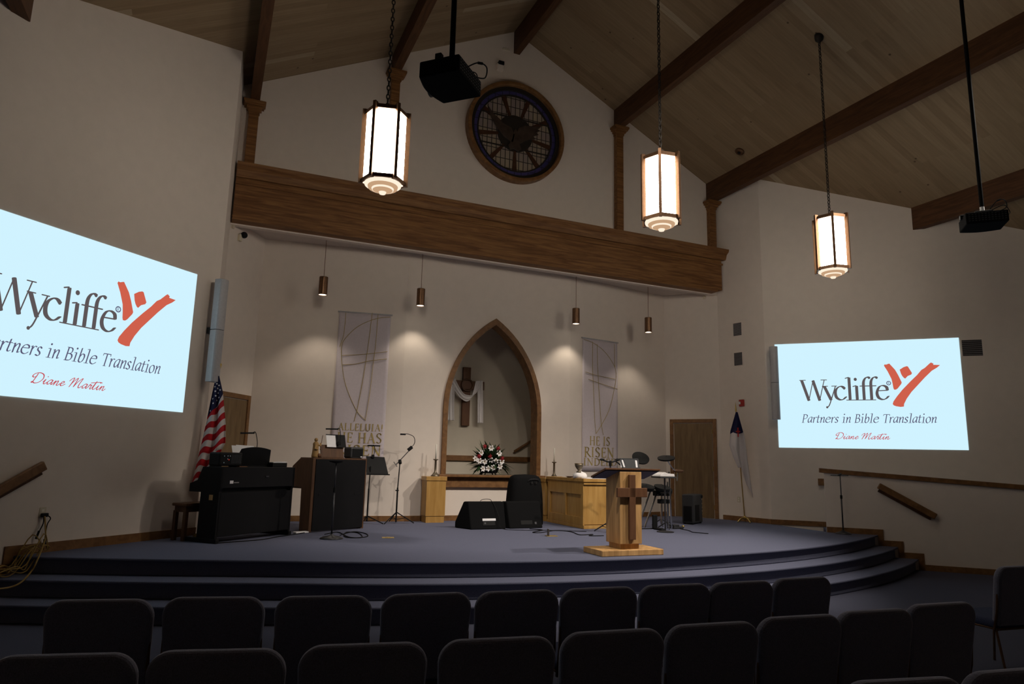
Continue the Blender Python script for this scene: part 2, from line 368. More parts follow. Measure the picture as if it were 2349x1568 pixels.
def letter(polys, font, ch, x, sc, a=.062, b=.021, th=math.radians(15), shear=0.0, xs=1.0):
    adv, st = font[ch]
    tmp = []
    for s in st:
        if s[0] == 'L': pen(tmp, [s[2], s[3]], max(a*s[1], b), b, th)
        elif s[0] == 'C': pen(tmp, [(p.x, p.y) for p in spline([(q[0], q[1], 0) for q in s[2:]], 6)], max(a*s[1], b), b, th)
        elif s[0] == 'S': pen(tmp, [(s[1]+.02, s[3]), (s[2]-.02, s[3])], b, b*.8, 0)
        elif s[0] == 'D': tmp.append([(s[1]+s[3]*math.cos(2*PI*k/12), s[2]+s[3]*math.sin(2*PI*k/12)) for k in range(12)])
    for P in tmp: polys.append([(x+(px*xs+py*shear)*sc, py*sc) for px, py in P])
    return adv*sc*xs
def textline(font, text, width, cap, gap=.06, **k):
    """polygons of a line of text, fitted between 0 and width"""
    nat = sum(font[c][0] for c in text)+gap*(len(text)-1)
    xs = width/(nat*cap); P = []; x = 0
    for c in text:
        letter(P, font, c, x, cap, xs=xs, **k); x += (font[c][0]+gap)*cap*xs
    return P
def letters_obj(name, polys, mat, parent, y=-.004):
    mb = MB()
    for P in polys: mb.add([(a, y, b) for a, b in P], [tuple(range(len(P)))])
    return mb.build(name, mat, parent)

# ================================================================ SETTING
def wall(name, pts, zs, z0=0.0, th=.15, mat='wall', inward=1):
    """vertical wall along two plan points, straight top between the two heights, with real thickness behind it"""
    A, B = Vector((pts[0][0], pts[0][1], 0)), Vector((pts[1][0], pts[1][1], 0))
    n = Vector((-(B.y-A.y), B.x-A.x, 0)).normalized()*th*inward
    v = [A+Vector((0, 0, z0)), B+Vector((0, 0, z0)), B+Vector((0, 0, zs[1])), A+Vector((0, 0, zs[0]))]
    mb = MB(); mb.add([tuple(p) for p in v]+[tuple(p+n) for p in v], [(0, 1, 2, 3), (7, 6, 5, 4), (0, 4, 5, 1), (1, 5, 6, 2), (2, 6, 7, 3), (3, 7, 4, 0)])
    return struct(name, mb, M[mat])
LW = (-7.0, LC[1]-(LC[0]+7.0)); RW = (17.6, RC[1]-(17.6-RC[0]))
BK = -7.0
# floor
f = MB(); f.box(LW[0]-.3, RW[0]+.3, BK-.2, 15.0, -.12, 0); struct('floor', f, M['carpet_dark'])
# stage, three curved risers
CX, CY = 5.4, 19.8
def lip(r, a):
    """point of a step's front edge at angle a; the steps flare out towards the left wall"""
    x, y = CX+r*math.cos(a), CY+r*math.sin(a)
    k = 1+.42/r*max(0, (.9-x)/2.7)**1.4
    return (CX+r*k*math.cos(a), CY+r*k*math.sin(a))
def left_angle(r):
    a, b = math.radians(200), math.radians(270)
    for _ in range(50):
        m_ = (a+b)/2; p = lip(r, m_)
        if p[1]-p[0] > LC[1]-LC[0]: a = m_
        else: b = m_
    return b
def isect_left(r): return lip(r, left_angle(r))
def arc_poly(r):
    # front edge of a step between the left wall and the half wall
    a0, P = left_angle(r), []
    for k in range(1, 61):
        p = lip(r, lerp(a0, math.radians(333), k/60))
        if p[0]+p[1] <= 20.45: P.append(p)
    return P
def isect_right(r):
    c = 20.45; A = 2; Bq = -2*CX-2*(c-CY); Cq = CX*CX+(c-CY)**2-r*r
    x = (-Bq+math.sqrt(Bq*Bq-4*A*Cq))/(2*A); return (x, c-x)
for i, (r, z0, z1) in enumerate(((12.24, .38, .57), (12.54, .19, .38), (12.84, 0, .19))):
    def outline(rr):
        P = [isect_left(rr)]+arc_poly(rr)+[isect_right(rr)]
        P += [(10.80, 9.75), (10.93, 11.25), (10.70, 12.5), (9.95, 13.5), (7.08, 13.03), (3.37, 13.03), (.66, 13.45), (.02, 12.5), (LC[0]+.01, LC[1])]
        return P
    s_ = MB(); s_.prism(outline(r-.05), z0, z1-.03); s_.prism(outline(r), z1-.032, z1)
    nm = ('floor_stage', 'floor_stage_middle_step', 'floor_stage_lowest_step')[i]
    struct(nm, s_, M['carpet'] , bevel=.012)

# side walls, returns, apse facets
wall('wall_left', (LW, LC), (ceil_z(LW[0]), ceil_z(LC[0])))
wall('wall_left_return', (LC, L0), (ceil_z(LC[0]), ceil_z(L0[0])))
wall('wall_right', (RC, RW), (ceil_z(RC[0]), ceil_z(RW[0])))
wall('wall_right_return', (R0, RC), (ceil_z(R0[0]), ceil_z(RC[0])))
wall('wall_left_rear', ((LW[0], BK), LW), (ceil_z(LW[0]),)*2)
wall('wall_right_rear', (RW, (RW[0], BK)), (ceil_z(RW[0]),)*2)
wk = MB(); wk.prism([(LW[0], 0), (RW[0], 0), (RW[0], ceil_z(RW[0])), (AX, ceil_z(AX)), (LW[0], ceil_z(LW[0]))], BK-.15, BK, 'y'); struct('wall_behind', wk, M['wall'])
wall('wall_left_door', (L0, L1), (SOF, SOF), ST-.05)
wall('wall_back_left', (L1, L2), (SOF, SOF), ST-.05)
wall('wall_back_right', (R2, R1), (SOF, SOF), ST-.05)
wall('wall_right_door', (R1, R0), (SOF, SOF), ST-.05)
# centre of the back wall with its pointed opening
AC, AHW, ASP, ASILL = 5.29, 1.0, 2.74, 1.46
def arch(hw, base, top_extra=0.0, n=14):
    ap = 1.94+top_extra; rr = (hw*hw+ap*ap)/(2*hw); P = []
    for k in range(n+1):
        t = k/n*math.asin(min(1, ap/rr)); P.append((AC+hw-rr+rr*math.cos(t), ASP+rr*math.sin(t)))
    right = [(AC+hw, base)]+P
    left = [(2*AC-x, z) for x, z in P[::-1]][1:]+[(AC-hw, base)]
    return right+left
hole = arch(AHW, ASILL, -.13)
mid = len(hole)//2
y0, y1 = 13.05, 13.3
wb = MB()
apx = hole[mid]
wr = [(apx[0], SOF), apx]+hole[:mid][::-1]+[(apx[0], ASILL), (apx[0], ST-.05), (R2[0], ST-.05), (R2[0], SOF)]
wl = [(apx[0], SOF), (L2[0], SOF), (L2[0], ST-.05), (apx[0], ST-.05), (apx[0], ASILL)]+hole[mid+1:][::-1]+[apx]
for P in (wr, wl):
    wb.add([(x, y0, z) for x, z in P], [tuple(range(len(P)))[::-1]]); wb.add([(x, y1, z) for x, z in P], [tuple(range(len(P)))])
n = len(hole)
wb.add([(x, y0, z) for x, z in hole]+[(x, y1, z) for x, z in hole], [(i, i+1, i+1+n, i+n) for i in range(n-1)]+[(n-1, 0, n, 2*n-1)])
struct('wall_back', wb, M['wall'])
# gable above the header, soffit of the apse
g = MB(); g.prism([(0, 5.72), (R0[0], 5.72), (R0[0], ceil_z(R0[0])), (AX, ceil_z(AX)), (0, ceil_z(0))], 12.5, 12.62, 'y'); struct('wall_gable', g, M['wall'])
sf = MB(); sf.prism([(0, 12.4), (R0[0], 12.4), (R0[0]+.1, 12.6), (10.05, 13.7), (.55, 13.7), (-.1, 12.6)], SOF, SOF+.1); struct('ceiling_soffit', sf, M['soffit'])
# niche behind the opening
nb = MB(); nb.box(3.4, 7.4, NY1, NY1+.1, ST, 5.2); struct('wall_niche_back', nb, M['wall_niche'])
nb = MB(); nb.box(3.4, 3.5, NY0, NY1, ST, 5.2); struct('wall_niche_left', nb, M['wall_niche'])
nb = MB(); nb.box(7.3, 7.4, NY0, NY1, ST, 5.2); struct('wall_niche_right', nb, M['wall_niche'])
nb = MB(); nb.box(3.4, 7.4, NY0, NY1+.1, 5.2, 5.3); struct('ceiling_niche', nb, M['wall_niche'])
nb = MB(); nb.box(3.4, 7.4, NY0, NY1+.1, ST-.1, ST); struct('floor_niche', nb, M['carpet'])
# plank ceiling, two slopes, built in its own slope frame so boards run down the slope
def slope(name, sgn, xend):
    a = math.atan(.4975); Ls = (abs(xend-AX)+.4)/math.cos(a)
    o = MB(); o.box(0, Ls, BK-.3, 12.75, 0, .12)
    ob = struct(name, o, M['planks'])
    X = Vector((sgn*math.cos(a), 0, -math.sin(a))); Y = Vector((0, sgn, 0)); Z = X.cross(Y)
    m = Matrix.Identity(4)
    for i in range(3): m[i][0], m[i][1], m[i][2] = X[i], Y[i], Z[i]
    m[0][3], m[2][3] = AX, ceil_z(AX)
    if sgn < 0:
        for v in ob.data.vertices: v.co.y = -v.co.y
        ob.data.flip_normals()
    ob.matrix_world = m
slope('ceiling_right_slope', 1, RW[0]); slope('ceiling_left_slope', -1, LW[0])

# ceiling beams, built as structure
def beam(name, x0, x1, ya, yb, drop, label):
    up = x0 if x0 > AX else x1
    zb = ceil_z(up)-drop
    b = MB()
    P = [(x0, zb), (x1, zb), (x1, ceil_z(x1)+.02), (x0, ceil_z(x0)+.02)]
    if x0 < AX < x1: P = [(x0, zb), (x1, zb), (x1, ceil_z(x1)+.01), (AX, ceil_z(AX)+.01), (x0, ceil_z(x0)+.01)]
    b.prism(P, ya, yb, 'y')
    o = struct(name, b, M['beam']); tag(o, label, 'beam', 'ceiling beams'); return o
beam('ceiling_beam', 5.32, 5.46, BK, 12.5, .47, 'short-looking ridge beam ending on the gable above the round window')
beam('ceiling_beam', 7.87, 8.03, BK, 12.5, .46, 'brown ceiling beam landing on the post right of the round window')
beam('ceiling_beam', 10.47, 10.63, BK, 12.5, .48, 'long brown ceiling beam landing on the rightmost post')
beam('ceiling_beam', 13.07, 13.23, BK, RC[1]-(13.07-RC[0])-.02, .48, 'brown ceiling beam ending on the right wall behind the ceiling projector')
beam('ceiling_beam', 2.67, 2.83, BK, 12.5, .46, 'brown ceiling beam landing on the post behind the left lantern')
beam('ceiling_beam', .13, .29, BK, 12.5, .48, 'brown ceiling beam at the left wall corner landing on the leftmost post')
beam('ceiling_beam', -2.53, -2.37, BK, LC[1]-(LC[0]+2.37)-.02, .48, 'dark beam end in the top left corner of the photo')
# header across the apse opening, with crown and lower fascia
hd = MB(); hd.box(.02, 10.70, 12.3, 12.5, 5.80, 6.70); o = struct('trim_header', hd, M['header'], bevel=.006)
tag(o, 'wide brown wooden header spanning the platform opening', 'beam')
cw = MB()
prof = [(12.32, 6.52), (12.24, 6.52), (12.22, 6.56), (12.20, 6.64), (12.14, 6.70), (12.13, 6.76), (12.32, 6.76)]
cw.prism([(a, b) for a, b in prof], .02, 10.83, 'x'); cw.prism([(12.30, 6.40), (12.27, 6.40), (12.27, 6.44), (12.30, 6.44)], .02, 10.72, 'x'); cw.build('crown_moulding', M['header'], o)
lf = MB(); lf.box(.02, 10.55, 12.27, 12.50, 5.745, 5.83); lf.build('lower_fascia', M['header'], o)
# posts with small capitals
def post(x, ztop, label):
    p = MB(); p.box(x-.085, x+.085, 12.36, 12.5, 6.76, ztop-.1)
    o = struct('trim_post', p, M['header'], bevel=.01); tag(o, label, 'post', 'posts standing on the header')
    c = MB()
    for k, (w_, a, b) in enumerate(((.10, -.20, -.14), (.13, -.14, -.09), (.17, -.09, -.05), (.19, -.05, 0))):
        c.box(x-w_, x+w_, 12.5-.14-(w_-.085)*.9, 12.5, ztop+a, ztop+b)
    c.build('capital', M['header'], o, bevel=.008)
post(.21, ceil_z(.29)-.48, 'short brown post at the left end of the header')
post(2.75, ceil_z(2.83)-.46, 'brown post on the header behind the left lantern')
post(7.95, ceil_z(7.87)-.46, 'tall brown post on the header right of the round window')
post(10.55, ceil_z(10.47)-.48, 'short brown post at the right end of the header')

# baseboards
def baseboard(name, A, B, z=ST, h=.10, th=.02, t0=0.0, t1=1.0):
    A, B = Vector((A[0], A[1], 0)), Vector((B[0], B[1], 0)); a, b = A.lerp(B, t0), A.lerp(B, t1)
    n = Vector(((b-a).y, -(b-a).x, 0)).normalized()*th
    m = MB(); vs = [a, b, b+n, a+n]
    m.add([(p.x, p.y, z) for p in vs]+[(p.x, p.y, z+h) for p in vs], [(0, 3, 2, 1), (4, 5, 6, 7), (0, 1, 5, 4), (1, 2, 6, 5), (2, 3, 7, 6), (3, 0, 4, 7)])
    return struct(name, m, M['trim'])
baseboard('baseboard_back_left', L1, L2); baseboard('baseboard_back', L2, R2); baseboard('baseboard_back_right', R2, R1)
baseboard('baseboard_right_return', R0, RC); baseboard('baseboard_right', RC, RW, t1=.16)
sl = isect_left(12.24)
tl_ = (Vector((*sl, 0))-Vector((*LC, 0))).length
b_ = MB()   # left wall board with its drop at the stage end
def board_run(name, A, d, n, runs):
    """stepped board along a wall: runs of (s0, s1, z0, z1) measured from A along d"""
    m = MB()
    for s0, s1, z0, z1 in runs:
        p0, p1 = A+d*s0, A+d*s1
        vs = [p0, p1, p1+n, p0+n]
        m.add([(p.x, p.y, z0) for p in vs]+[(p.x, p.y, z1) for p in vs], [(0, 3, 2, 1), (4, 5, 6, 7), (0, 1, 5, 4), (1, 2, 6, 5), (2, 3, 7, 6), (3, 0, 4, 7)])
    return struct(name, m, M['trim'])
s2 = math.sqrt(.5)
board_run('baseboard_left', Vector((*LC, 0)), Vector((-s2, -s2, 0)), Vector((s2, -s2, 0))*.02,
          [(0, tl_+.10, ST, ST+.11), (tl_, tl_+.10, .38, ST), (tl_, tl_+.46, .38, .49), (tl_+.36, tl_+.46, .19, .38), (tl_+.36, tl_+.8, .19, .30), (tl_+.7, tl_+.8, 0, .19), (tl_+.7, tl_+6, 0, .1)])
# half wall of the ramp on the right with its cap
HA = Vector((10.75, 9.70, 0)); HD = Vector((s2, -s2, 0)); HN = Vector((-s2, -s2, 0))
hl = 4.4
m = MB(); zc0, zc1 = 1.66, 1.66-.064*hl
p0, p1 = HA, HA+HD*hl; q = -HN*.13
m.add([(p0.x, p0.y, 0), (p1.x, p1.y, 0), (p1.x, p1.y, zc1), (p0.x, p0.y, zc0), (p0.x+q.x, p0.y+q.y, 0), (p1.x+q.x, p1.y+q.y, 0), (p1.x+q.x, p1.y+q.y, zc1), (p0.x+q.x, p0.y+q.y, zc0)],
      [(0, 1, 2, 3), (7, 6, 5, 4), (0, 4, 5, 1), (1, 5, 6, 2), (2, 6, 7, 3), (3, 7, 4, 0)])
struct('wall_ramp', m, M['wall'])
m = MB(); p0, p1 = HA-HD*.08+HN*.04, HA+HD*hl+HN*.04; q = -HN*.21
z0_, z1_ = zc0+.005, zc1
m.add([(p0.x, p0.y, z0_), (p1.x, p1.y, z1_), (p1.x, p1.y, z1_+.085), (p0.x, p0.y, z0_+.085), (p0.x+q.x, p0.y+q.y, z0_), (p1.x+q.x, p1.y+q.y, z1_), (p1.x+q.x, p1.y+q.y, z1_+.085), (p0.x+q.x, p0.y+q.y, z0_+.085)],
      [(0, 1, 2, 3), (7, 6, 5, 4), (0, 4, 5, 1), (1, 5, 6, 2), (2, 6, 7, 3), (3, 7, 4, 0)])
struct('trim_ramp_cap', m, M['trim'], bevel=.008)
def sr(r): return (Vector((*isect_right(r), 0))-HA).length
a1, a2, a3 = sr(12.24), sr(12.54), sr(12.84)
board_run('baseboard_ramp', HA, HD, HN*.02,
          [(0, a1+.09, ST, ST+.10), (a1, a1+.09, .38, ST), (a1, a2+.09, .38, .48), (a2, a2+.09, .19, .38), (a2, a3+.09, .19, .29), (a3, a3+.09, 0, .19), (a3, hl, 0, .1)])
# ramp floor behind the half wall
m = MB(); p0 = HA-HN*.13; p1 = HA+HD*hl-HN*.13; w0 = -HN*1.12
m.add([(p0.x, p0.y, ST-.3), (p1.x, p1.y, .05), (p1.x+w0.x, p1.y+w0.y, .05), (p0.x+w0.x, p0.y+w0.y, ST-.3), (p0.x, p0.y, ST), (p1.x, p1.y, .3), (p1.x+w0.x, p1.y+w0.y, .3), (p0.x+w0.x, p0.y+w0.y, ST)],
      [(0, 3, 2, 1), (4, 5, 6, 7), (0, 1, 5, 4), (1, 2, 6, 5), (2, 3, 7, 6), (3, 0, 4, 7)])
struct('floor_ramp', m, M['carpet'])

# doors in the canted sides of the apse
def door(name, A, B, w=1.09, h=2.24):
    r = ang(A, B); L = math.hypot(B[0]-A[0], B[1]-A[1]); mid_ = ((A[0]+B[0])/2, (A[1]+B[1])/2, ST)
    o = bpy.data.objects.new(name, None); C.objects.link(o); o.location = mid_; o.rotation_euler = (0, 0, r); o['kind'] = 'structure'
    fr = MB(); x = w/2
    fr.box(-x, -x+.085, -.03, 0, 0, h); fr.box(x-.085, x, -.03, 0, 0, h); fr.box(-x+.085, x-.085, -.03, 0, h-.085, h)
    fr.build('door_frame', M['trim'], o, bevel=.006)
    lf_ = MB(); lf_.box(-x+.10, x-.10, -.012, -.001, .01, h-.10); lf_.build('door_leaf', M['door'], o)
    return o, x
d1, x = door('door_1', L0, L1)
d2, x = door('door_2', R1, R0)
for o, s_ in ((d1, 1), (d2, -1)):
    k = MB(); k.cyl((s_*(x-.17), -.012, .98), (s_*(x-.17), -.06, .98), .012); k.ball((s_*(x-.17), -.075, .98), .028)
    k.build('door_knob', M['brass'], o, smooth=True)
    k = MB()
    for z in (.25, 1.1, 1.95): k.cyl((-s_*(x-.095), -.02, z-.05), (-s_*(x-.095), -.02, z+.05), .009)
    k.build('door_hinge', M['brass'], o)

# pointed arch casing, jamb lining, sill and apron
ao = arch(1.08, ASILL); ai = arch(.985, ASILL, -.14)
tr = MB(); n = len(ao)
for ya, yb in ((12.99, 13.05),):
    vs = [(x, ya, z) for x, z in ao]+[(x, ya, z) for x, z in ai]+[(x, yb, z) for x, z in ao]+[(x, 13.3, z) for x, z in ai]
    fs = []
    for i in range(n-1):
        fs += [(i, i+1, n+i+1, n+i), (2*n+i+1, 2*n+i, i, i+1)[::1], (n+i, n+i+1, 3*n+i+1, 3*n+i)]
    tr.add(vs, fs)
ar = struct('trim_arch', tr, M['trim']); tag(ar, 'pointed wooden arch framing the niche in the back wall', 'arch')
sb = MB(); sb.box(AC-1.15, AC+1.15, 12.88, 13.3, ASILL-.05, ASILL); sb.build('sill_board', M['trim'], ar, bevel=.008)
sb = MB(); sb.box(AC-1.08, AC+1.08, 12.98, 13.05, ASILL-.25, ASILL-.05); sb.build('apron_board', M['trim'], ar, bevel=.006)
nr = MB(); nr.box(3.5, 7.3, NY1-.05, NY1, 1.73, 1.84); struct('trim_niche_rail', nr, M['trim'])

# round window
RX, RZ, RR = 5.38, 8.61, 1.115
def ring(mb, r0_, r1_, ya, yb, n=64):
    vs = []
    for r_, y_ in ((r0_, ya), (r1_, ya), (r1_, yb), (r0_, yb)):
        vs += [(r_*math.cos(2*PI*k/n), y_, r_*math.sin(2*PI*k/n)) for k in range(n)]
    fs = []
    for a in range(4):
        b = (a+1) % 4
        fs += [(a*n+k, a*n+(k+1) % n, b*n+(k+1) % n, b*n+k) for k in range(n)]
    mb.add(vs, fs); return mb
rw_ = bpy.data.objects.new('window_1', None); C.objects.link(rw_); rw_.location = (RX, 12.5, RZ); rw_['kind'] = 'structure'
tag(rw_, 'round leaded window with wooden rim, blue ring and dove', 'window')
ring(MB(), 1.03, RR, -.19, 0).build('rim', M['trim'], rw_, bevel=.015)
ring(MB(), .95, 1.03, -.10, 0).build('inner_rim', M['hub'], rw_)
ring(MB(), .865, .95, -.05, 0).build('blue_glass_ring', M['bluering'], rw_)
ring(MB(), .84, .868, -.065, 0).build('lead_ring', M['hub'], rw_)
gf = MB(); gf.prism([(.845*math.cos(2*PI*k/64), .845*math.sin(2*PI*k/64)) for k in range(64)], -.03, -.005, 'y'); gf.build('leaded_glass', M['glassfield'], rw_)
for a in (30, 70, 110, 150, 190, 230, 270, 310, 350):
    s_ = MB(); c, d = math.cos(math.radians(a)), math.sin(math.radians(a))
    P = [(.40*c-.026*-d, .40*d-.026*c), (.85*c-.05*-d, .85*d-.05*c), (.85*c+.05*-d, .85*d+.05*c), (.40*c+.026*-d, .40*d+.026*c)]
    s_.prism(P, -.06, -.03, 'y'); s_.build('spoke', M['spoke'], rw_)
hb = MB(); hb.prism([(.41*math.cos(2*PI*k/48), .41*math.sin(2*PI*k/48)) for k in range(48)], -.055, -.03, 'y'); hb.build('hub_disc', M['hub'], rw_)
for z_ in (-.34, .34):
    s_ = MB(); hw_ = math.sqrt(.845**2-z_*z_); s_.box(-hw_, hw_, -.066, -.055, z_-.014, z_+.014); s_.build('bar', M['hub'], rw_)
dv = MB()
for P in ([(-.02, -.06), (-.10, .10), (-.30, .16), (-.50, .30), (-.66, .50), (-.56, .22), (-.42, .02), (-.26, -.14), (-.06, -.24)],
          [(.02, -.06), (.06, .12), (.20, .22), (.40, .24), (.60, .28), (.52, .20), (.58, .18), (.48, .12), (.54, .08), (.42, .02), (.46, -.04), (.32, -.08), (.10, -.22)],
          [(-.06, .0), (-.02, .10), (.03, .06), (.05, -.06), (.14, -.34), (.06, -.40), (-.04, -.36), (-.12, -.40), (-.16, -.30), (-.08, -.14)]):
    dv.prism(P, -.085, -.055, 'y')
dv.build('dove_emblem', M['dove'], rw_, bevel=.008)

# ================================================================ THINGS
# ---- lanterns
def lantern(loc, a_deg, label):
    """a_deg: heading of one edge of the six-sided body"""
    t = thing('hanging_lantern', label, 'lantern', loc, 0, 'hexagonal hanging lanterns')
    R = .255; h = .86; A = [math.radians(a_deg+60*k) for k in range(6)]
    V = [(R*math.cos(a), R*math.sin(a)) for a in A]
    fr = MB()
    for a in A:
        T = Matrix.Rotation(a, 4, 'Z'); fr.box(R-.020, R+.034, -.019, .019, -.03, h+.05, T)
    for z0, z1 in ((-.022, .024), (h-.024, h+.022)):
        for k in range(6):
            p, q = Vector((*V[k], 0)), Vector((*V[(k+1) % 6], 0)); d = (q-p).normalized(); nn = Vector((d.y, -d.x, 0))*.012
            vs = [p-nn, q-nn, q+nn, p+nn]
            fr.add([(x.x, x.y, z0) for x in vs]+[(x.x, x.y, z1) for x in vs], [(0, 3, 2, 1), (4, 5, 6, 7), (0, 1, 5, 4), (1, 2, 6, 5), (2, 3, 7, 6), (3, 0, 4, 7)])
    fr.prism([(x*.98, y*.98) for x, y in V], h+.02, h+.035)
    fr.build('frame', M['bronze'], t)
    for k in range(6):
        p, q = Vector((*V[k], 0))*.965, Vector((*V[(k+1) % 6], 0))*.965
        d = (q-p).normalized(); nn = Vector((-d.y, d.x, 0))*.006; p = p+d*.012; q = q-d*.012
        m_ = MB(); vs = [p, q, q+nn, p+nn]
        m_.add([(x.x, x.y, .02) for x in vs]+[(x.x, x.y, h-.02) for x in vs], [(0, 3, 2, 1), (4, 5, 6, 7), (0, 1, 5, 4), (1, 2, 6, 5), (2, 3, 7, 6), (3, 0, 4, 7)])
        m_.build('glass_pane', M['pane'], t)
    for nm_, mt_, pr_f in (('bowl_edge', 'bowlrim', [(.222, -.015), (.215, -.04), (.178, -.05)]), ('bowl_ring', 'bowl', [(.178, -.05), (.172, -.075), (.132, -.078)]), ('bowl_step', 'bowlrim', [(.132, -.078), (.126, -.095), (.118, -.097)]),
                          ('bowl_ring', 'bowl', [(.118, -.097), (.08, -.10), (.075, -.118), (.045, -.12)]), ('bowl_finial', 'bowlrim', [(.045, -.12), (.035, -.145), (.001, -.15)])):
        MB().lathe(pr_f, 24).build(nm_, M[mt_], t)
    zc = ceil_z(loc[0])-loc[2]
    ch = MB(); ch.torus((0, 0, h+.075), .04, .006, 'y'); z = h+.13; k = 0
    while z < zc-.05:
        ch.torus((0, 0, z), .034, .0075, 'x' if k % 2 else 'y', 10, 5, .55); z += .058; k += 1
    ch.build('chain', M['chain'], t)
    cn = MB(); cn.lathe([(.015, zc-.13), (.03, zc-.10), (.065, zc-.07), (.075, zc-.02), (.075, zc+.05)], 18); cn.build('ceiling_canopy', M['chain'], t, smooth=True)
    return t
for (x, y, zt, a, lab) in ((1.62, 7.68, 4.97, 0, 'leftmost lit hexagonal lantern, the largest in view, before the left post'),
                           (5.30, 7.24, 4.97, 0, 'lit hexagonal lantern hanging before the right half of the header'),
                           (9.10, 7.81, 4.95, 0, 'rightmost lit hexagonal lantern, the smallest, before the right wall')):
    head = math.degrees(math.atan2(-y, -x))   # towards the nave
    off = {1.62: 28, 5.30: -2, 9.10: 8}[x]
    lantern((x, y, zt), head+off, lab)

# ---- stage spotlights on the beams
for loc_, watts_, aim_ in STAGE_SPOTS:
    t = thing('stage_spotlight', 'black stage spotlight on a ceiling beam above the nave', 'spotlight', loc_, 0, 'stage spotlights')
    d_ = Vector(aim_)-Vector(loc_); T = d_.to_track_quat('-Z', 'Y').to_matrix().to_4x4()
    m_ = MB(); m_.lathe([(.05, .22), (.085, .18), (.09, -.02), (.08, -.02), (.075, .05), (.001, .06)], 20, T); m_.build('can', M['black'], t)
    zb_ = ceil_z(loc_[0])-.5-loc_[2]; m_ = MB(); m_.cyl((0, 0, .05), (0, 0, max(.2, zb_+.08)), .012); m_.build('stem', M['black'], t)
    ld = bpy.data.lights.new('stage_lamp', 'SPOT'); ld.energy = watts_; ld.color = (1, .90, .79); ld.spot_size = math.radians(55); ld.spot_blend = .9; ld.shadow_soft_size = .14
    lo = bpy.data.objects.new('stage_lamp', ld); C.objects.link(lo); lo.parent = t; lo.rotation_euler = d_.to_track_quat('-Z', 'Y').to_euler(); lo.location = d_.normalized()*.03
# ---- cylinder downlights under the soffit
def downlight(x, y, label, watts, r_=.062):
    t = thing('pendant_downlight', label, 'pendant light', (x, y, SOF), 0, 'cylinder downlights under the header')
    m_ = MB(); m_.lathe([(.085, 0), (.085, -.012), (.05, -.04), (.012, -.05)], 20); m_.build('canopy', M['bronze'], t, smooth=True)
    m_ = MB(); m_.cyl((0, 0, -.04), (0, 0, -.83), .005, n=8); m_.build('stem', M['bronze'], t)
    m_ = MB(); m_.lathe([(.02, -.815), (.078, -.82), (.08, -.83), (.08, -1.16), (.072, -1.16), (.07, -1.12), (.001, -1.12)], 28); m_.build('cylinder_shade', M['bronze'], t, smooth=False)
    m_ = MB(); m_.lathe([(.068, -1.145), (.068, -1.15), (.001, -1.155)], 20); m_.build('lens', M['lens'], t)
    ld = bpy.data.lights.new('downlight_lamp', 'SPOT'); ld.energy = watts; ld.color = (1, .88, .72); ld.spot_size = math.radians(98); ld.spot_blend = .55; ld.shadow_soft_size = .04
    lo = bpy.data.objects.new('downlight_lamp', ld); C.objects.link(lo); lo.parent = t; lo.location = (0, 0, -1.19)
downlight(1.675, 12.646, 'cylinder downlight hanging furthest left under the header', SPOT_W)
downlight(3.53, 12.62, 'cylinder downlight hanging just right of the left banner', SPOT_W)
downlight(6.99, 12.64, 'cylinder downlight hanging just left of the right banner', SPOT_W)
downlight(8.865, 12.66, 'cylinder downlight hanging furthest right under the header', SPOT_W)
for x, y, lab in ((2.70, 12.81, 'round ceiling grille between the two left downlights'), (7.82, 12.81, 'round ceiling grille between the two right downlights')):
    t = thing('round_grille', lab, 'vent', (x, y, SOF), 0, 'round grilles in the soffit')
    ring_ = MB(); ring_.lathe([(.15, 0), (.15, -.012), (.12, -.014), (.12, -.004)], 28); ring_.build('rim', M['soffit'], t)
    m_ = MB(); m_.lathe([(.12, -.003), (.12, -.008), (.001, -.008)], 28)
    for r_ in (.03, .06, .09): m_.torus((0, 0, -.011), r_, .005, n=20, m=5)
    m_.build('grille', M['ventdark'], t)

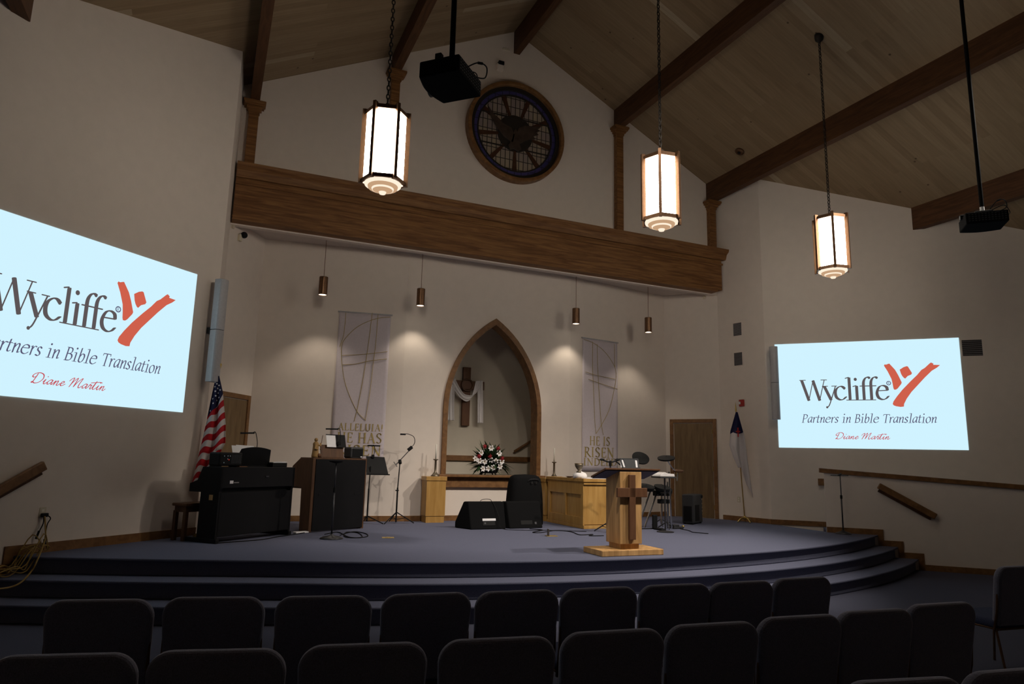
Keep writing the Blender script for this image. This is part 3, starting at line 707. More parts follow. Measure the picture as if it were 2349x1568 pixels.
# ---- projected slides: glowing panels stand in for the projectors' light on the walls
RWA, RWB = (11.08, RC[1]+RC[0]-11.08), (13.08, RC[1]+RC[0]-13.08)
LWA, LWB = (0, LC[1]-LC[0]), (-1, LC[1]-LC[0]-1)
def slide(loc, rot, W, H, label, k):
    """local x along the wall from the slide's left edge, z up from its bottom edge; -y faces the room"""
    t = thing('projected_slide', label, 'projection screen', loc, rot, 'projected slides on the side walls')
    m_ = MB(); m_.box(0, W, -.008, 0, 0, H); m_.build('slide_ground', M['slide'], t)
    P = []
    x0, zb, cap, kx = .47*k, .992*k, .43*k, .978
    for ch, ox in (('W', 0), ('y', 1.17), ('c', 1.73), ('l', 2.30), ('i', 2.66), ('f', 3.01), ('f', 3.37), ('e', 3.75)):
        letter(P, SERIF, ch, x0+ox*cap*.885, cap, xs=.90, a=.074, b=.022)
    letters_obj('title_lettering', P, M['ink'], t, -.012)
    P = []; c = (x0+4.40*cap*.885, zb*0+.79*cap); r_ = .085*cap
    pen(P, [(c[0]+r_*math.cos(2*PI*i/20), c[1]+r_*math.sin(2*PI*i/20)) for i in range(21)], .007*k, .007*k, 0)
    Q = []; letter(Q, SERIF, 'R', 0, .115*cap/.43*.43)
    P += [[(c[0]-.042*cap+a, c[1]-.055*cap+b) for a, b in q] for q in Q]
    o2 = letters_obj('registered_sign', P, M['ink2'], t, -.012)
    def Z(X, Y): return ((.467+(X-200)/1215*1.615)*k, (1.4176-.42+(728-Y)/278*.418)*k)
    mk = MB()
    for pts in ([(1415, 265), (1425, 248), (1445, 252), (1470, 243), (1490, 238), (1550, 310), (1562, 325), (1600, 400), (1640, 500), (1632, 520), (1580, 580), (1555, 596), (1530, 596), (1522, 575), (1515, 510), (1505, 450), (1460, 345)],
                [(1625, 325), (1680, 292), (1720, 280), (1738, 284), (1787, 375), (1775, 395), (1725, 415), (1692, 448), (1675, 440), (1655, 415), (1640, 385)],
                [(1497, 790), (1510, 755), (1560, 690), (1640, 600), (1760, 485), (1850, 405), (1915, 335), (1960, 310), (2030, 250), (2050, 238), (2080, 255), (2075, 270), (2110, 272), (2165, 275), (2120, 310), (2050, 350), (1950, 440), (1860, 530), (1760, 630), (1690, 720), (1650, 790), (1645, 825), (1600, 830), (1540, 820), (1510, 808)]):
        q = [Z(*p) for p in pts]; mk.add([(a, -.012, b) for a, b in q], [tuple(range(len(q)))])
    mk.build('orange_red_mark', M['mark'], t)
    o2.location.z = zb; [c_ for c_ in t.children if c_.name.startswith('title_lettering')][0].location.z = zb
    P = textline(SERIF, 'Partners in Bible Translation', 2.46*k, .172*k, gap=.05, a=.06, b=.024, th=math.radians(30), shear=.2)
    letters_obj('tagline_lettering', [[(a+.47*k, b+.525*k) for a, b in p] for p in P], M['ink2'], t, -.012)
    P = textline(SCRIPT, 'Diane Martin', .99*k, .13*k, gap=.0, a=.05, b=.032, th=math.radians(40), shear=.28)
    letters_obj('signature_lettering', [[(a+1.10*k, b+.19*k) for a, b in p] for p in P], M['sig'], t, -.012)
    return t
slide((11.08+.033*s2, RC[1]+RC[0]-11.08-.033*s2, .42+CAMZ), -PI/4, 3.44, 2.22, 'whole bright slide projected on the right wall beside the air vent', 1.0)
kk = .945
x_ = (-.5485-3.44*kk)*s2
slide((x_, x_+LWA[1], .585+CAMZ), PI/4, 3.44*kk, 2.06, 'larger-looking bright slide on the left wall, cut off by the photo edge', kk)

# ---- column loudspeakers
def column(loc, rot, h, label):
    t = thing('column_loudspeaker', label, 'loudspeaker', loc, rot, 'grey column loudspeakers')
    for z0, z1 in ((0, h*.497), (h*.503, h)):
        m_ = MB(); P = [(-.085, 0), (-.085, -.09)]+[(.085*math.cos(PI+PI*k/10), -.09-.06*math.sin(PI*k/10)) for k in range(1, 10)]+[(.085, -.09), (.085, 0)]
        m_.prism(P[::-1], z0, z1); m_.build('cabinet', M['greyspk'], t, bevel=.006)
    m_ = MB()
    m_.box(-.03, .03, -.01, .12, h*.47, h*.53)
    m_.build('wall_bracket', M['charcoal'], t)
pl = atw(465, 877, LWA, LWB); column((-.16+.12*s2, -.16+LWA[1]-.12*s2, 1.06+CAMZ), PI/4, 1.57, 'light grey column loudspeaker at the left wall corner above the striped flag')
column((11.085-.12*s2, RC[0]+RC[1]-11.085-.12*s2, 1.0+CAMZ), -PI/4, 1.56, 'light grey column loudspeaker overlapping the left edge of the right slide')

# ---- vents, alarm, plates on the walls
def vent(name, loc, rot, w_, h_, label, n_, dark=True):
    t = thing(name, label, 'vent', loc, rot, 'wall air vents')
    m_ = MB()
    for a in ((-w_/2, w_/2, -.012, 0, -h_/2, -h_/2+.02), (-w_/2, w_/2, -.012, 0, h_/2-.02, h_/2), (-w_/2, -w_/2+.02, -.012, 0, -h_/2+.02, h_/2-.02), (w_/2-.02, w_/2, -.012, 0, -h_/2+.02, h_/2-.02)): m_.box(*a)
    m_.build('frame', M['wall'], t)
    m_ = MB(); m_.box(-w_/2+.02, w_/2-.02, -.004, -.001, -h_/2+.02, h_/2-.02); m_.build('backing', M['ventdark'], t)
    m_ = MB()
    for i in range(n_):
        z = lerp(-h_/2+.025, h_/2-.03, (i+.5)/n_); m_.box(-w_/2+.02, w_/2-.02, -.012, -.003, z-.004, z+.006)
    m_.build('slats', M['vent'] if not dark else M['charcoal'], t)
ret = ang(R0, RC)
vent('wall_vent', atw(1692, 755, R0, RC, .0), ret, .26, .33, 'square grey wall vent near the corner, upper of a pair', 14, False)
vent('wall_vent', atw(1694, 823, R0, RC, .0), ret, .26, .33, 'square grey wall vent near the corner, lower of a pair', 10, False)
vent('wall_vent', atw(2230, 797.5, RWA, RWB, .0), -PI/4, .38, .36, 'dark slatted air vent right of the right slide', 8, False)
p = atw(1703, 924, R0, RC)
t = thing('fire_alarm', 'small red fire alarm strobe above the white flag', 'fire alarm', p, ret)
m_ = MB(); m_.box(-.06, .06, -.05, 0, -.075, .075); m_.build('housing', M['red'], t, bevel=.01)
m_ = MB(); m_.box(-.055, -.01, -.065, -.05, -.03, .03); m_.build('strobe_lens', M['white'], t, bevel=.006)
def outlet(loc, rot, label):
    t = thing('wall_outlet', label, 'outlet', loc, rot)
    m_ = MB(); m_.box(-.04, .04, -.008, 0, -.06, .06); m_.build('cover_plate', M['plate'], t, bevel=.004)
    m_ = MB()
    for z in (-.025, .025): m_.box(-.014, .014, -.011, -.008, z-.014, z+.014)
    m_.build('sockets', M['ivory'], t)
    return t
outlet(atw(1695, 1145, R0, RC), ret, 'pale wall outlet plate low behind the white flag')
ol = atw(97, 1175, LWA, LWB)
outlet(ol, PI/4, 'pale wall outlet on the left wall with plugs in it')
t = thing('power_plug', 'black plugs with short dangling cords in the left wall outlet', 'plug', ol, PI/4)
m_ = MB(); m_.box(-.03, .05, -.05, -.012, -.05, -.005); m_.build('plug_body', M['black'], t, bevel=.01)
m_ = MB(); m_.tube(spline([(.0, -.035, -.045), (.0, -.04, -.12), (-.03, -.04, -.20), (-.05, -.04, -.26)]), .006); m_.cyl((-.035, -.04, -.20), (-.06, -.04, -.29), .012)
m_.tube(spline([(.04, -.035, -.03), (.08, -.04, -.07), (.05, -.04, -.14), (.045, -.04, -.3), (.05, -.04, -.34)]), .006); m_.cyl((.045, -.04, -.30), (.05, -.04, -.36), .014)
m_.build('cords', M['black'], t)
# motion sensor, small bracket, speaker box above the window
p = atw(549, 540, L0, L1)
t = thing('security_camera', 'small white camera with black dome on the wall under the header', 'camera', p, ang(L0, L1))
m_ = MB(); m_.box(-.05, .03, -.05, 0, -.11, .02); m_.build('housing', M['plate'], t, bevel=.01)
m_ = MB(); m_.ball((.04, -.07, .02), .06); m_.build('dome', M['black'], t, smooth=True)
for px, py, A, B, lab in ((533, 515, L0, L1, 'tiny beige box on the wall under the left end of the header'), (1616, 679, R1, R0, 'tiny beige box on the wall under the right end of the header')):
    p = atw(px, py, A, B); o = MB().box(-.03, .03, -.04, 0, -.07, .07).build('junction_box', M['plate'], None, bevel=.006); o.location = p; o.rotation_euler = (0, 0, ang(A, B)); tag(o, lab, 'wall box', 'small beige wall boxes', 'thing')
p = aty(1145, 153, 12.5)
t = thing('wall_sensor', 'small box with black window on the gable above the round window', 'sensor', p)
m_ = MB(); m_.box(-.075, .075, -.09, 0, -.11, .02); m_.build('housing', M['wall'], t, bevel=.01)
m_ = MB(); m_.box(-.05, .075, -.12, -.02, .0, .08); m_.build('sensor_head', M['black'], t, bevel=.01)
p = aty(1161, 114, 12.5); o = MB().box(-.08, .08, -.02, 0, -.02, .02).build('cable_cover', M['plate']); o.location = p; tag(o, 'short pale cover strip on the gable below the ridge beam', 'cover strip', None, 'thing')
# wooden box at the ramp
p = atw(1886, 1105, RWA, RWB)
t = thing('handrail_end', 'small wooden handrail end on the right wall beside the ramp half wall', 'handrail', p, -PI/4)
m_ = MB(); m_.box(-.08, 1.4, -.10, -.05, -.07, .07); m_.build('rail', M['trim'], t, bevel=.008)
m_ = MB(); m_.box(-.0, .03, -.06, 0, -.03, .03); m_.box(1.2, 1.23, -.06, 0, -.03, .03); m_.build('bracket', M['bronze'], t)
# smoke detector on the slope
p = (10.18, 11.0, ceil_z(10.18)); 
t = thing('smoke_detector', 'small dark disc on the plank ceiling above the right end of the header', 'detector', p); t.rotation_euler = (0, math.atan(.4975), 0)
m_ = MB(); m_.lathe([(.10, .0), (.10, -.03), (.07, -.05), (.001, -.05)], 20); m_.build('disc', M['bronze'], t)
m_ = MB(); m_.lathe([(.04, -.05), (.035, -.06), (.001, -.06)], 16); m_.build('centre', M['black'], t)

# ---- handrails
def handrail(P, q, out, label):
    t = thing('handrail', label, 'handrail', P)
    d = (q-P); L = d.length; dz = d.normalized(); o_ = Vector(out); up = dz.cross(o_)
    if up.z < 0: up = -up
    def pt(s, a, b): return tuple(dz*s+o_*a+up*b)
    m_ = MB()
    vs = [pt(s, a, b) for s in (0, L) for a, b in ((.05, -.055), (.105, -.055), (.105, .055), (.05, .055))]
    m_.add(vs, [(3, 2, 1, 0), (4, 5, 6, 7), (0, 1, 5, 4), (1, 2, 6, 5), (2, 3, 7, 6), (3, 0, 4, 7)])
    m_.build('rail', M['trim'], t, bevel=.012)
    m_ = MB()
    vs = [pt(s, a, b) for s in (0.04, L-.04) for a, b in ((.0, -.10), (.05, -.10), (.05, -.045), (.0, -.045))]
    m_.add(vs, [(3, 2, 1, 0), (4, 5, 6, 7), (0, 1, 5, 4), (1, 2, 6, 5), (2, 3, 7, 6), (3, 0, 4, 7)])
    m_.build('backing_board', M['beam'], t, bevel=.006)
a, b = atw(2014, 1113, (HA.x, HA.y), (HA.x+1, HA.y-1)), atw(2145, 1184, (HA.x, HA.y), (HA.x+1, HA.y-1))
handrail(a, b, (-s2, -s2, 0), 'short sloping wooden handrail on the ramp half wall beside the right steps')
a, b = atw(92, 1066, LWA, LWB), atw(-90, 1166, LWA, LWB)
handrail(a, b, (s2, -s2, 0), 'sloping wooden handrail on the left wall cut off by the photo edge')

# ---- ceiling projectors
def projector(loc, rot, label, sticker):
    t = thing('ceiling_projector', label, 'projector', loc, rot, 'ceiling projectors')
    m_ = MB(); w_, d_, h_ = .235, .19, .15
    P = [(-w_, -d_), (w_, -d_)]+[(w_-2*w_*k/12, d_+.05*math.sin(PI*k/12)) for k in range(0, 13)]
    m_.prism(P, 0, h_); m_.build('body', M['blackfab'], t, bevel=.012)
    m_ = MB(); m_.lathe([(.055, 0), (.06, .05), (.05, .055), (.001, .04)], 20, Matrix.Translation((.11, d_+.03, .08)) @ Matrix.Rotation(-PI/2, 4, 'X')); m_.build('lens', M['charcoal'], t)
    m_ = MB()
    for k in range(12):
        for j in range(4): m_.box(-w_+.03+k*.036, -w_+.05+k*.036, -d_-.002, -d_+.002, .03+j*.028, .043+j*.028)
    m_.build('vent_grille', M['charcoal'], t)
    m_ = MB()
    for s_ in (-1, 1): m_.box(s_*w_-.025, s_*w_+.025, -.03, .03, h_-.03, h_+.03)
    m_.box(-.1, .1, -.08, .08, h_, h_+.05); m_.build('mount', M['black'], t, bevel=.006)
    zc = ceil_z(loc[0])-loc[2]
    m_ = MB(); m_.cyl((0, 0, h_+.04), (0, 0, zc+.05), .025, n=16); m_.build('pole', M['blackfab'], t)
    m_ = MB(); m_.tube(spline([(.06, -.1, .2), (.12, -.2, .27), (.18, -.26, .25), (.20, -.24, .16), (.10, -d_, .12)]), .006); m_.tube(spline([(.08, -.08, .19), (.2, -.15, .22), (.26, -.14, .12), (.2, -d_, .06)]), .005)
    m_.cyl((.12, -.2, .27), (.15, -.235, .272), .012); m_.build('cables', M['black'], t)
    if sticker:
        m_ = MB(); m_.cyl((0, 0, h_+.05), (0, 0, h_+.12), .027, n=16); m_.build('pole_label', M['paper'], t)
projector((1.68, 5.355, CAMZ+3.25), PI/4, 'black ceiling projector on a pole beside the left lantern, aimed left', False)
projector((9.02, 5.355, CAMZ+3.16), -PI/4, 'black ceiling projector on a pole near the right edge, aimed at right slide', True)

# ---- banners
def banner(A, B, off, tl, tr, bl, label, lines, words, px0, k):
    r = ang(A, B); O = atw(*tl, A, B, off); E = atw(*tr, A, B, off); Bz = atw(*bl, A, B, off)
    d = Vector((math.cos(r), math.sin(r), 0)); W = (E-O).dot(d); H = O.z-Bz.z
    t = thing('wall_banner', label, 'banner', O, r, 'banners on the back wall')
    m_ = MB(); m_.grid(lambda u, v: (u*W, -.012+.006*math.sin(u*9+v*3), -v*H), 16, 24); m_.build('cloth', M['banner'], t, smooth=True, solid=.004)
    m_ = MB(); m_.cyl((-.03, -.01, .0), (W+.03, -.01, 0), .014); m_.build('top_rod', M['greyspk'], t)
    def loc(X, Y):
        p = atw(px0[0]+X/px0[2], px0[1]+Y/px0[2], A, B, off)-O
        return (p.dot(d), -.024, p.z)
    m_ = MB()
    for ln in lines: m_.tube([tuple(p) for p in spline([loc(*q) for q in ln], 6)], .0052, 6)
    m_.build('gold_line_drawing', M['goldpaint'], t)
    P = []
    for w_, a, b, top in words:
        l0, l1, lt = loc(*a), loc(*b), loc(a[0], top)
        sl_ = (l1[2]-l0[2])/(l1[0]-l0[0])
        for q in textline(SERIF, w_, l1[0]-l0[0], lt[2]-l0[2], gap=.10, a=.075, b=.026): P.append([(l0[0]+x, l0[2]+z+0*sl_*x) for x, z in q])
    letters_obj('gold_lettering', P, M['goldpaint'], t, -.022)
    return t
banner(L1, L2, .01, (779, 714), (897, 722), (766, 1062), 'pale banner on the left reading ALLELUIA HE HAS RISEN',
       [[(425, 140), (400, 350), (370, 560), (340, 740), (300, 950), (270, 1070)], [(475, 150), (455, 400), (430, 600), (405, 820), (365, 1065)],
        [(580, 178), (500, 182), (400, 210), (300, 260), (220, 330), (170, 400), (160, 480), (168, 600), (190, 730), (235, 860), (300, 990), (370, 1060)],
        [(165, 505), (350, 495), (555, 472)], [(170, 585), (280, 578), (400, 552), (550, 535)], [(200, 140), (180, 330), (145, 430)]],
       [('ALLELUIA!', (130, 1142), (515, 1140), 1082), ('HE HAS', (122, 1246), (505, 1246), 1160), ('RISEN', (118, 1355), (500, 1355), 1266)], (740, 680, 3.735), 1)
banner(R2, R1, .01, (1336, 774), (1415, 785), (1332, 1079), 'pale banner on the right reading HE IS RISEN INDEED',
       [[(563, 370), (563, 600), (572, 800), (580, 1000), (590, 1120)], [(600, 390), (606, 620), (620, 850), (632, 1020), (650, 1130)],
        [(490, 350), (560, 375), (640, 430), (700, 500), (745, 580), (755, 660), (735, 780), (700, 920), (640, 1040), (590, 1120)],
        [(505, 615), (600, 645), (745, 675)], [(530, 675), (610, 705), (765, 755)], [(740, 390), (745, 580)]],
       [('HE IS', (538, 1212), (705, 1214), 1140), ('RISEN', (494, 1308), (738, 1310), 1228), ('INDEED', (488, 1377), (760, 1381), 1318)], (1200, 680, 3.564), 1)

# ---- cross with drape in the niche
yc = NY1-.06
pt_, pb_ = aty(1071, 842, yc), aty(1068, 976, yc); pl_, pr_ = aty(1033, 882, yc), aty(1113, 884, yc)
CXx, Cz = (pt_.x+pb_.x)/2, (pl_.z+pr_.z)/2
t = thing('wall_cross', 'brown wooden cross on the niche wall behind the arch', 'cross', (CXx, NY1-.005, Cz))
m_ = MB(); m_.box(-.09, .09, -.07, 0, pb_.z-Cz, pt_.z-Cz); m_.build('upright', M['cross'], t, bevel=.006)
hw = (pr_.x-pl_.x)/2
m_ = MB(); m_.box(-hw, hw, -.085, -.0, -.095, .095); m_.build('crossbar', M['cross'], t, bevel=.006)
m_ = MB(); m_.torus((0, -.095, 0), .13, .02, 'y', 24, 6); m_.build('ring', M['darkwood'], t)
t = thing('white_drape', 'white cloth draped over the arms of the niche cross', 'drape', (CXx, NY1-.09, Cz))
def ribbon(path, wv, n=8):
    P = spline(path, n); m_ = MB()
    m_.grid(lambda u, v: tuple(P[min(int(round(v*(len(P)-1))), len(P)-1)]+Vector(wv(v))*(u-.5)+Vector((0, .018*math.sin(u*11), 0))), 10, len(P)-1)
    return m_
ribbon([(-hw+.03, -.03, .11), (-hw+.16, -.04, -.10), (-.10, -.05, -.27), (.06, -.05, -.29), (.18, -.04, -.16), (hw-.14, -.03, .11)], lambda v: (.02+.14*abs(v-.5)*2, 0, .12*(1-abs(v-.5)*2)+.02)).build('front_swag', M['white'], t, smooth=True, solid=.012)
ribbon([(-hw+.02, -.03, .10), (-hw+.02, -.05, -.2), (-hw+.03, -.05, -.55), (-hw+.05, -.05, -.80)], lambda v: (.17-.03*v, 0, .0)).build('left_tail', M['white'], t, smooth=True, solid=.012)
ribbon([(hw-.12, -.03, .10), (hw-.11, -.05, -.2), (hw-.10, -.05, -.5), (hw-.09, -.05, -.83)], lambda v: (.12, 0, .0)).build('right_tail', M['white'], t, smooth=True, solid=.012)
# niche handrail
a, b = aty(1180, 1035, NY1-.06), aty(1222, 1009, NY1-.06)
t = thing('niche_handrail', 'short sloping handrail on the niche wall right of the flowers', 'handrail', (a.x, NY1, a.z))
m_ = MB(); m_.tube([(0, -.06, 0), (b.x-a.x+.5, -.06, (b.z-a.z)*(1+.5/(b.x-a.x)))], .028, 10); m_.build('rail', M['trim'], t, smooth=True)
m_ = MB(); m_.tube([(.02, -.06, .0), (.0, -.03, -.03), (.0, 0, -.03)], .012); m_.tube([(.6, -.06, .35), (.6, 0, .33)], .012); m_.build('bracket', M['bronze'], t)

# ---- flowers on the sill
FP = aty(1124, 1092, 12.95)
t = thing('flower_arrangement', 'white lily and red flower arrangement on the arch sill', 'flowers', (FP.x, 13.02, ASILL))
m_ = MB(); m_.lathe([(.12, .03), (.17, .04), (.20, .12), (.18, .13), (.001, .12)], 20)
for a in range(4): m_.cyl((.13*math.cos(a*PI/2+.7), .13*math.sin(a*PI/2+.7), .05), (.17*math.cos(a*PI/2+.7), .17*math.sin(a*PI/2+.7), 0), .012, n=6)
m_.build('planter', M['black'], t)
def leaf(mb, base, d, L, wd, curl=.2):
    d = Vector(d).normalized(); s = d.cross(Vector((0, 0, 1))); s = s.normalized() if s.length > .01 else Vector((1, 0, 0)); up = s.cross(d)
    o = len(mb.v); n_ = 6
    for i in range(n_+1):
        u = i/n_; c = Vector(base)+d*L*u-Vector((0, 0, curl*L*u*u)); w_ = wd*math.sin(PI*min(.999, u*.92+.06))
        mb.v += [tuple(c-s*w_+up*w_*.3), tuple(c), tuple(c+s*w_+up*w_*.3)]
    for i in range(n_):
        a = o+i*3; mb.f += [(a, a+1, a+4, a+3), (a+1, a+2, a+5, a+4)]
rnd = random.Random(3)
lv = MB()
for i in range(190):
    a = rnd.uniform(0, 2*PI); e = rnd.uniform(-.35, 1.35); d = (math.cos(a)*math.cos(e), .5*math.sin(a)*math.cos(e), math.sin(e))
    leaf(lv, (rnd.uniform(-.12, .12), rnd.uniform(-.05, .05), .18+rnd.uniform(0, .10)), d, rnd.uniform(.22, .45)*(1 if e < .9 else 1.05), rnd.uniform(.028, .060), rnd.uniform(0, .35))
lv.build('foliage', M['leaf'], t)
fn = MB()
for i in range(26): leaf(fn, (.25, -.02, .16+rnd.uniform(-.02, .08)), (1, rnd.uniform(-.6, .3), rnd.uniform(-.5, .4)), rnd.uniform(.15, .26), .012, .5)
fn.build('fern', M['fern'], t)
def lily_mb(s=.066):
    m_ = MB()
    for k in range(6):
        a = k*PI/3; o = len(m_.v); n_ = 5
        for i in range(n_+1):
            u = i/n_; rr_ = s*(.1+.9*u); y_ = -.05*math.sin(u*PI*.6)+.03*u*u; w_ = s*.30*math.sin(PI*min(.98, u*.85+.13))
            c, d = math.cos(a), math.sin(a)
            m_.v += [(rr_*c-w_*d, y_, rr_*d+w_*c), (rr_*c, y_+.008, rr_*d), (rr_*c+w_*d, y_, rr_*d-w_*c)]
        for i in range(n_):
            q = o+i*3; m_.f += [(q, q+1, q+4, q+3), (q+1, q+2, q+5, q+4)]
    return m_
lily = None
for i, (X, Y) in enumerate(((985, 385), (655, 540), (1225, 570), (465, 750), (590, 810), (770, 830), (970, 785), (1150, 820), (1335, 830), (1250, 990), (690, 1070), (870, 1060), (1030, 1030))):
    p = aty(1060+X/14.257, 1000+Y/14.257, 12.78)-Vector(t.location)
    if lily is None:
        lily = lily_mb().build('lily', M['white'], t, smooth=True); st_ = MB(); [st_.tube([(0, 0, 0), (.018*math.cos(k*2.1), -.06, .018*math.sin(k*2.1))], .0035, 5) for k in range(3)]; st_.build('stamens', M['goldpaint'], lily); o = lily
    else:
        o = lily.copy(); C.objects.link(o); o.parent = t
        for g_ in lily.children: h_ = g_.copy(); C.objects.link(h_); h_.parent = o
    o.location = (p.x, -.20+.05*rnd.random(), p.z); o.rotation_euler = (rnd.uniform(-.3, .3), rnd.uniform(0, 1), rnd.uniform(-.3, .3))
rf = None
for X, Y in ((745, 330), (1180, 390), (560, 650), (915, 650), (1310, 720)):
    p = aty(1060+X/14.257, 1000+Y/14.257, 12.82)-Vector(t.location)
    if rf is None:
        m_ = lily_mb(.05); m_.ball((0, -.02, 0), (.03, .03, .03), 8, 5); rf = m_.build('red_blossom', M['redpetal'], t); o = rf
    else: o = rf.copy(); C.objects.link(o); o.parent = t
    o.location = (p.x, -.17, p.z); o.rotation_euler = (0, rnd.uniform(0, 1), 0)

# ---- candle stands (cabinets), candlesticks
def candle_stand(x0, x1, y0_, y1_, h, label):
    t = thing('candle_stand', label, 'cabinet', ((x0+x1)/2, (y0_+y1_)/2, ST), 0, 'light wood candle stands'); a, b = (x1-x0)/2, (y1_-y0_)/2
    m_ = MB(); m_.box(-a, a, -b, b, .12, h-.07); m_.build('body', M['oak_light'], t, bevel=.004)
    m_ = MB(); m_.box(-a+.012, a-.012, -b+.012, b-.012, 0, .12); m_.build('plinth', M['oak_light'], t)
    m_ = MB(); m_.box(-a-.015, a+.015, -b-.015, b+.015, h-.075, h); m_.build('top', M['oak_light'], t, bevel=.004)
def candlestick(loc, label):
    t = thing('candlestick', label, 'candlestick', loc, 0, 'altar candlesticks')
    m_ = MB(); m_.lathe([(.085, 0), (.085, .012), (.05, .05), (.022, .09), (.02, .30), (.05, .315), (.05, .325), (.018, .33)], 18); m_.build('stick', M['ceramic'], t, smooth=True)
    m_ = MB(); m_.lathe([(.014, .33), (.014, .60), (.004, .61)], 12); m_.build('candle', M['ivory'], t, smooth=True)
candle_stand(3.83, 4.21, 12.66, 12.98, .85, 'light oak candle stand left of the arch')
candlestick((4.03, 12.80, ST+.85), 'candlestick with white candle on the left candle stand')
candle_stand(6.30, 6.68, 12.62, 12.95, .85, 'light oak candle stand half hidden behind the altar table')
candlestick((6.58, 12.78, ST+.85), 'candlestick with white candle behind the altar table')
# ---- altar table
t = thing('altar_table', 'light oak altar table with recessed panels beside the lectern', 'altar', (6.30, 11.05, ST))
m_ = MB(); m_.box(.03, .66, .03, 1.45, .07, .79); m_.build('body', M['oak_light'], t, bevel=.004)
m_ = MB(); m_.box(.0, .69, .0, 1.48, .0, .06); m_.build('plinth', M['oak_light'], t, bevel=.006)
m_ = MB(); m_.box(-.02, .71, -.02, 1.50, .83, .89); m_.box(.0, .69, .0, 1.48, .78, .83); m_.build('tabletop', M['oak_light'], t, bevel=.006)
m_ = MB()
for a in ((0, .03, .03, 1.45, .60, .79), (0, .03, .03, 1.45, .06, .20), (0, .03, .03, .12, .20, .60), (0, .03, .70, .78, .20, .60), (0, .03, 1.36, 1.45, .20, .60)): m_.box(*a)
m_.build('panel_frame', M['oak_light'], t, bevel=.004)
def setloc(o, loc, rz=0): o.location = loc; o.rotation_euler = (0, 0, rz); return o
ATZ = ST+.89
o = setloc(MB().box(0, .60, 0, 1.0, 0, .006).build('table_runner', M['white'], None), (6.36, 11.03, ATZ)); tag(o, 'thin white runner cloth lying on the altar table', 'cloth', None, 'thing')
p = aty(1328, 1088, 11.35)
t = thing('chalice', 'brown chalice standing on white cloth on the altar table', 'chalice', (p.x, 11.35, ATZ+.10))
m_ = MB(); m_.lathe([(.06, 0), (.055, .015), (.025, .03), (.022, .05), (.05, .075), (.075, .12), (.08, .17), (.074, .17), (.06, .11), (.001, .09)], 22); m_.build('cup', M['ceramic'], t, smooth=True)
m_ = MB(); m_.torus((0, 0, .165), .079, .005); m_.build('rim_band', M['brass'], t)
m_ = MB(); cr_ = random.Random(2)
m_.ball((0, 0, .03), (.13, .12, .085), 18, 10)
m_.v = [(x+.012*cr_.uniform(-1, 1), y+.012*cr_.uniform(-1, 1), max(0, z+.01*cr_.uniform(-1, 1))) for x, y, z in m_.v]
o = setloc(m_.build('folded_cloth', M['white'], None, smooth=True), (p.x+.02, 11.35, ATZ+.004)); tag(o, 'bundled white cloth under the chalice on the altar table', 'cloth', None, 'thing')
p = aty(1305, 1092, 11.75); o = setloc(MB().lathe([(.10, 0), (.15, .012), (.15, .018), (.10, .01), (.001, .008)], 24).build('bread_plate', M['darkwood'], None, smooth=True), (p.x+.08, 11.72, ATZ+.005)); tag(o, 'dark shallow plate on the altar table behind the chalice', 'plate', None, 'thing')

# ---- lectern
LT = (5.0, 7.82)
t = thing('lectern', 'oak lectern with a brown cross on its front at the platform edge', 'lectern', (LT[0], LT[1], ST), -.02)
m_ = MB(); m_.box(-.30, .63, -.06, .44, 0, .075); m_.build('base_plate', M['oak_mid'], t, bevel=.008)
m_ = MB(); m_.box(.03, .305, .03, .33, .075, .14); m_.build('neck', M['oak_mid'], t)
m_ = MB(); m_.box(0, .335, 0, .36, .14, 1.07); m_.build('pedestal', M['oak_mid'], t, bevel=.006)
m_ = MB(); m_.box(.12, .215, -.045, -.005, .20, 1.03); m_.box(-.06, .395, -.045, -.005, .74, .86); m_.build('cross_emblem', M['cross'], t, bevel=.004)
m_ = MB()
P = [(-.01, 1.115), (.38, 1.0), (.38, .975), (-.01, 1.09)]
vs = [(x_, y_, z_) for x_ in (-.225, .63) for y_, z_ in P]
m_.add(vs, [(0, 1, 2, 3), (7, 6, 5, 4), (0, 4, 5, 1), (1, 5, 6, 2), (2, 6, 7, 3), (3, 7, 4, 0)]); m_.build('reading_top', M['cross'], t, bevel=.004)
m_ = MB(); m_.add([(x_, y_, z_-.004) for x_ in (-.21, .615) for y_, z_ in ((.0, 1.085), (.37, .975), (.37, .971), (.0, 1.081))], [(0, 1, 2, 3), (7, 6, 5, 4), (0, 4, 5, 1), (1, 5, 6, 2), (2, 6, 7, 3), (3, 7, 4, 0)]); m_.build('underside_felt', M['carpet'], t)

# ---- piano, with what stands on it
PA = Vector((.185, 10.151, ST)); PB = Vector((1.239, 11.081, ST)); pr = math.atan2(PB.y-PA.y, PB.x-PA.x)
t = thing('upright_piano', 'black upright piano turned with its back to the nave at left', 'piano', PA, pr)
PW = 1.40
m_ = MB(); m_.box(.02, PW-.02, 0, .04, .08, .66); m_.box(0, PW, -.02, .35, .72, 1.0); m_.box(.03, PW-.03, .06, .34, .10, .73); m_.build('case', M['pianoback'], t, bevel=.006)
for x0 in (0, PW-.04):
    m_ = MB(); m_.prism([(.0, .06), (.34, .06), (.34, .66), (.56, .66), (.56, .77), (.42, .82), (.34, 1.0), (-.02, 1.0), (-.02, .72), (.0, .68)], x0-.002, x0+.042, 'x'); m_.build('side_panel', M['pianoback'], t, bevel=.004)
    m_ = MB(); m_.box(x0-.01, x0+.05, -.03, .58, 0, .06); m_.build('foot', M['pianoback'], t, bevel=.008)
m_ = MB(); m_.box(.04, PW-.04, .34, .55, .66, .74); m_.build('key_bed', M['black'], t)
m_ = MB()
for k in range(36): m_.box(.07+k*.035, .07+k*.035+.033, .36, .50, .74, .758)
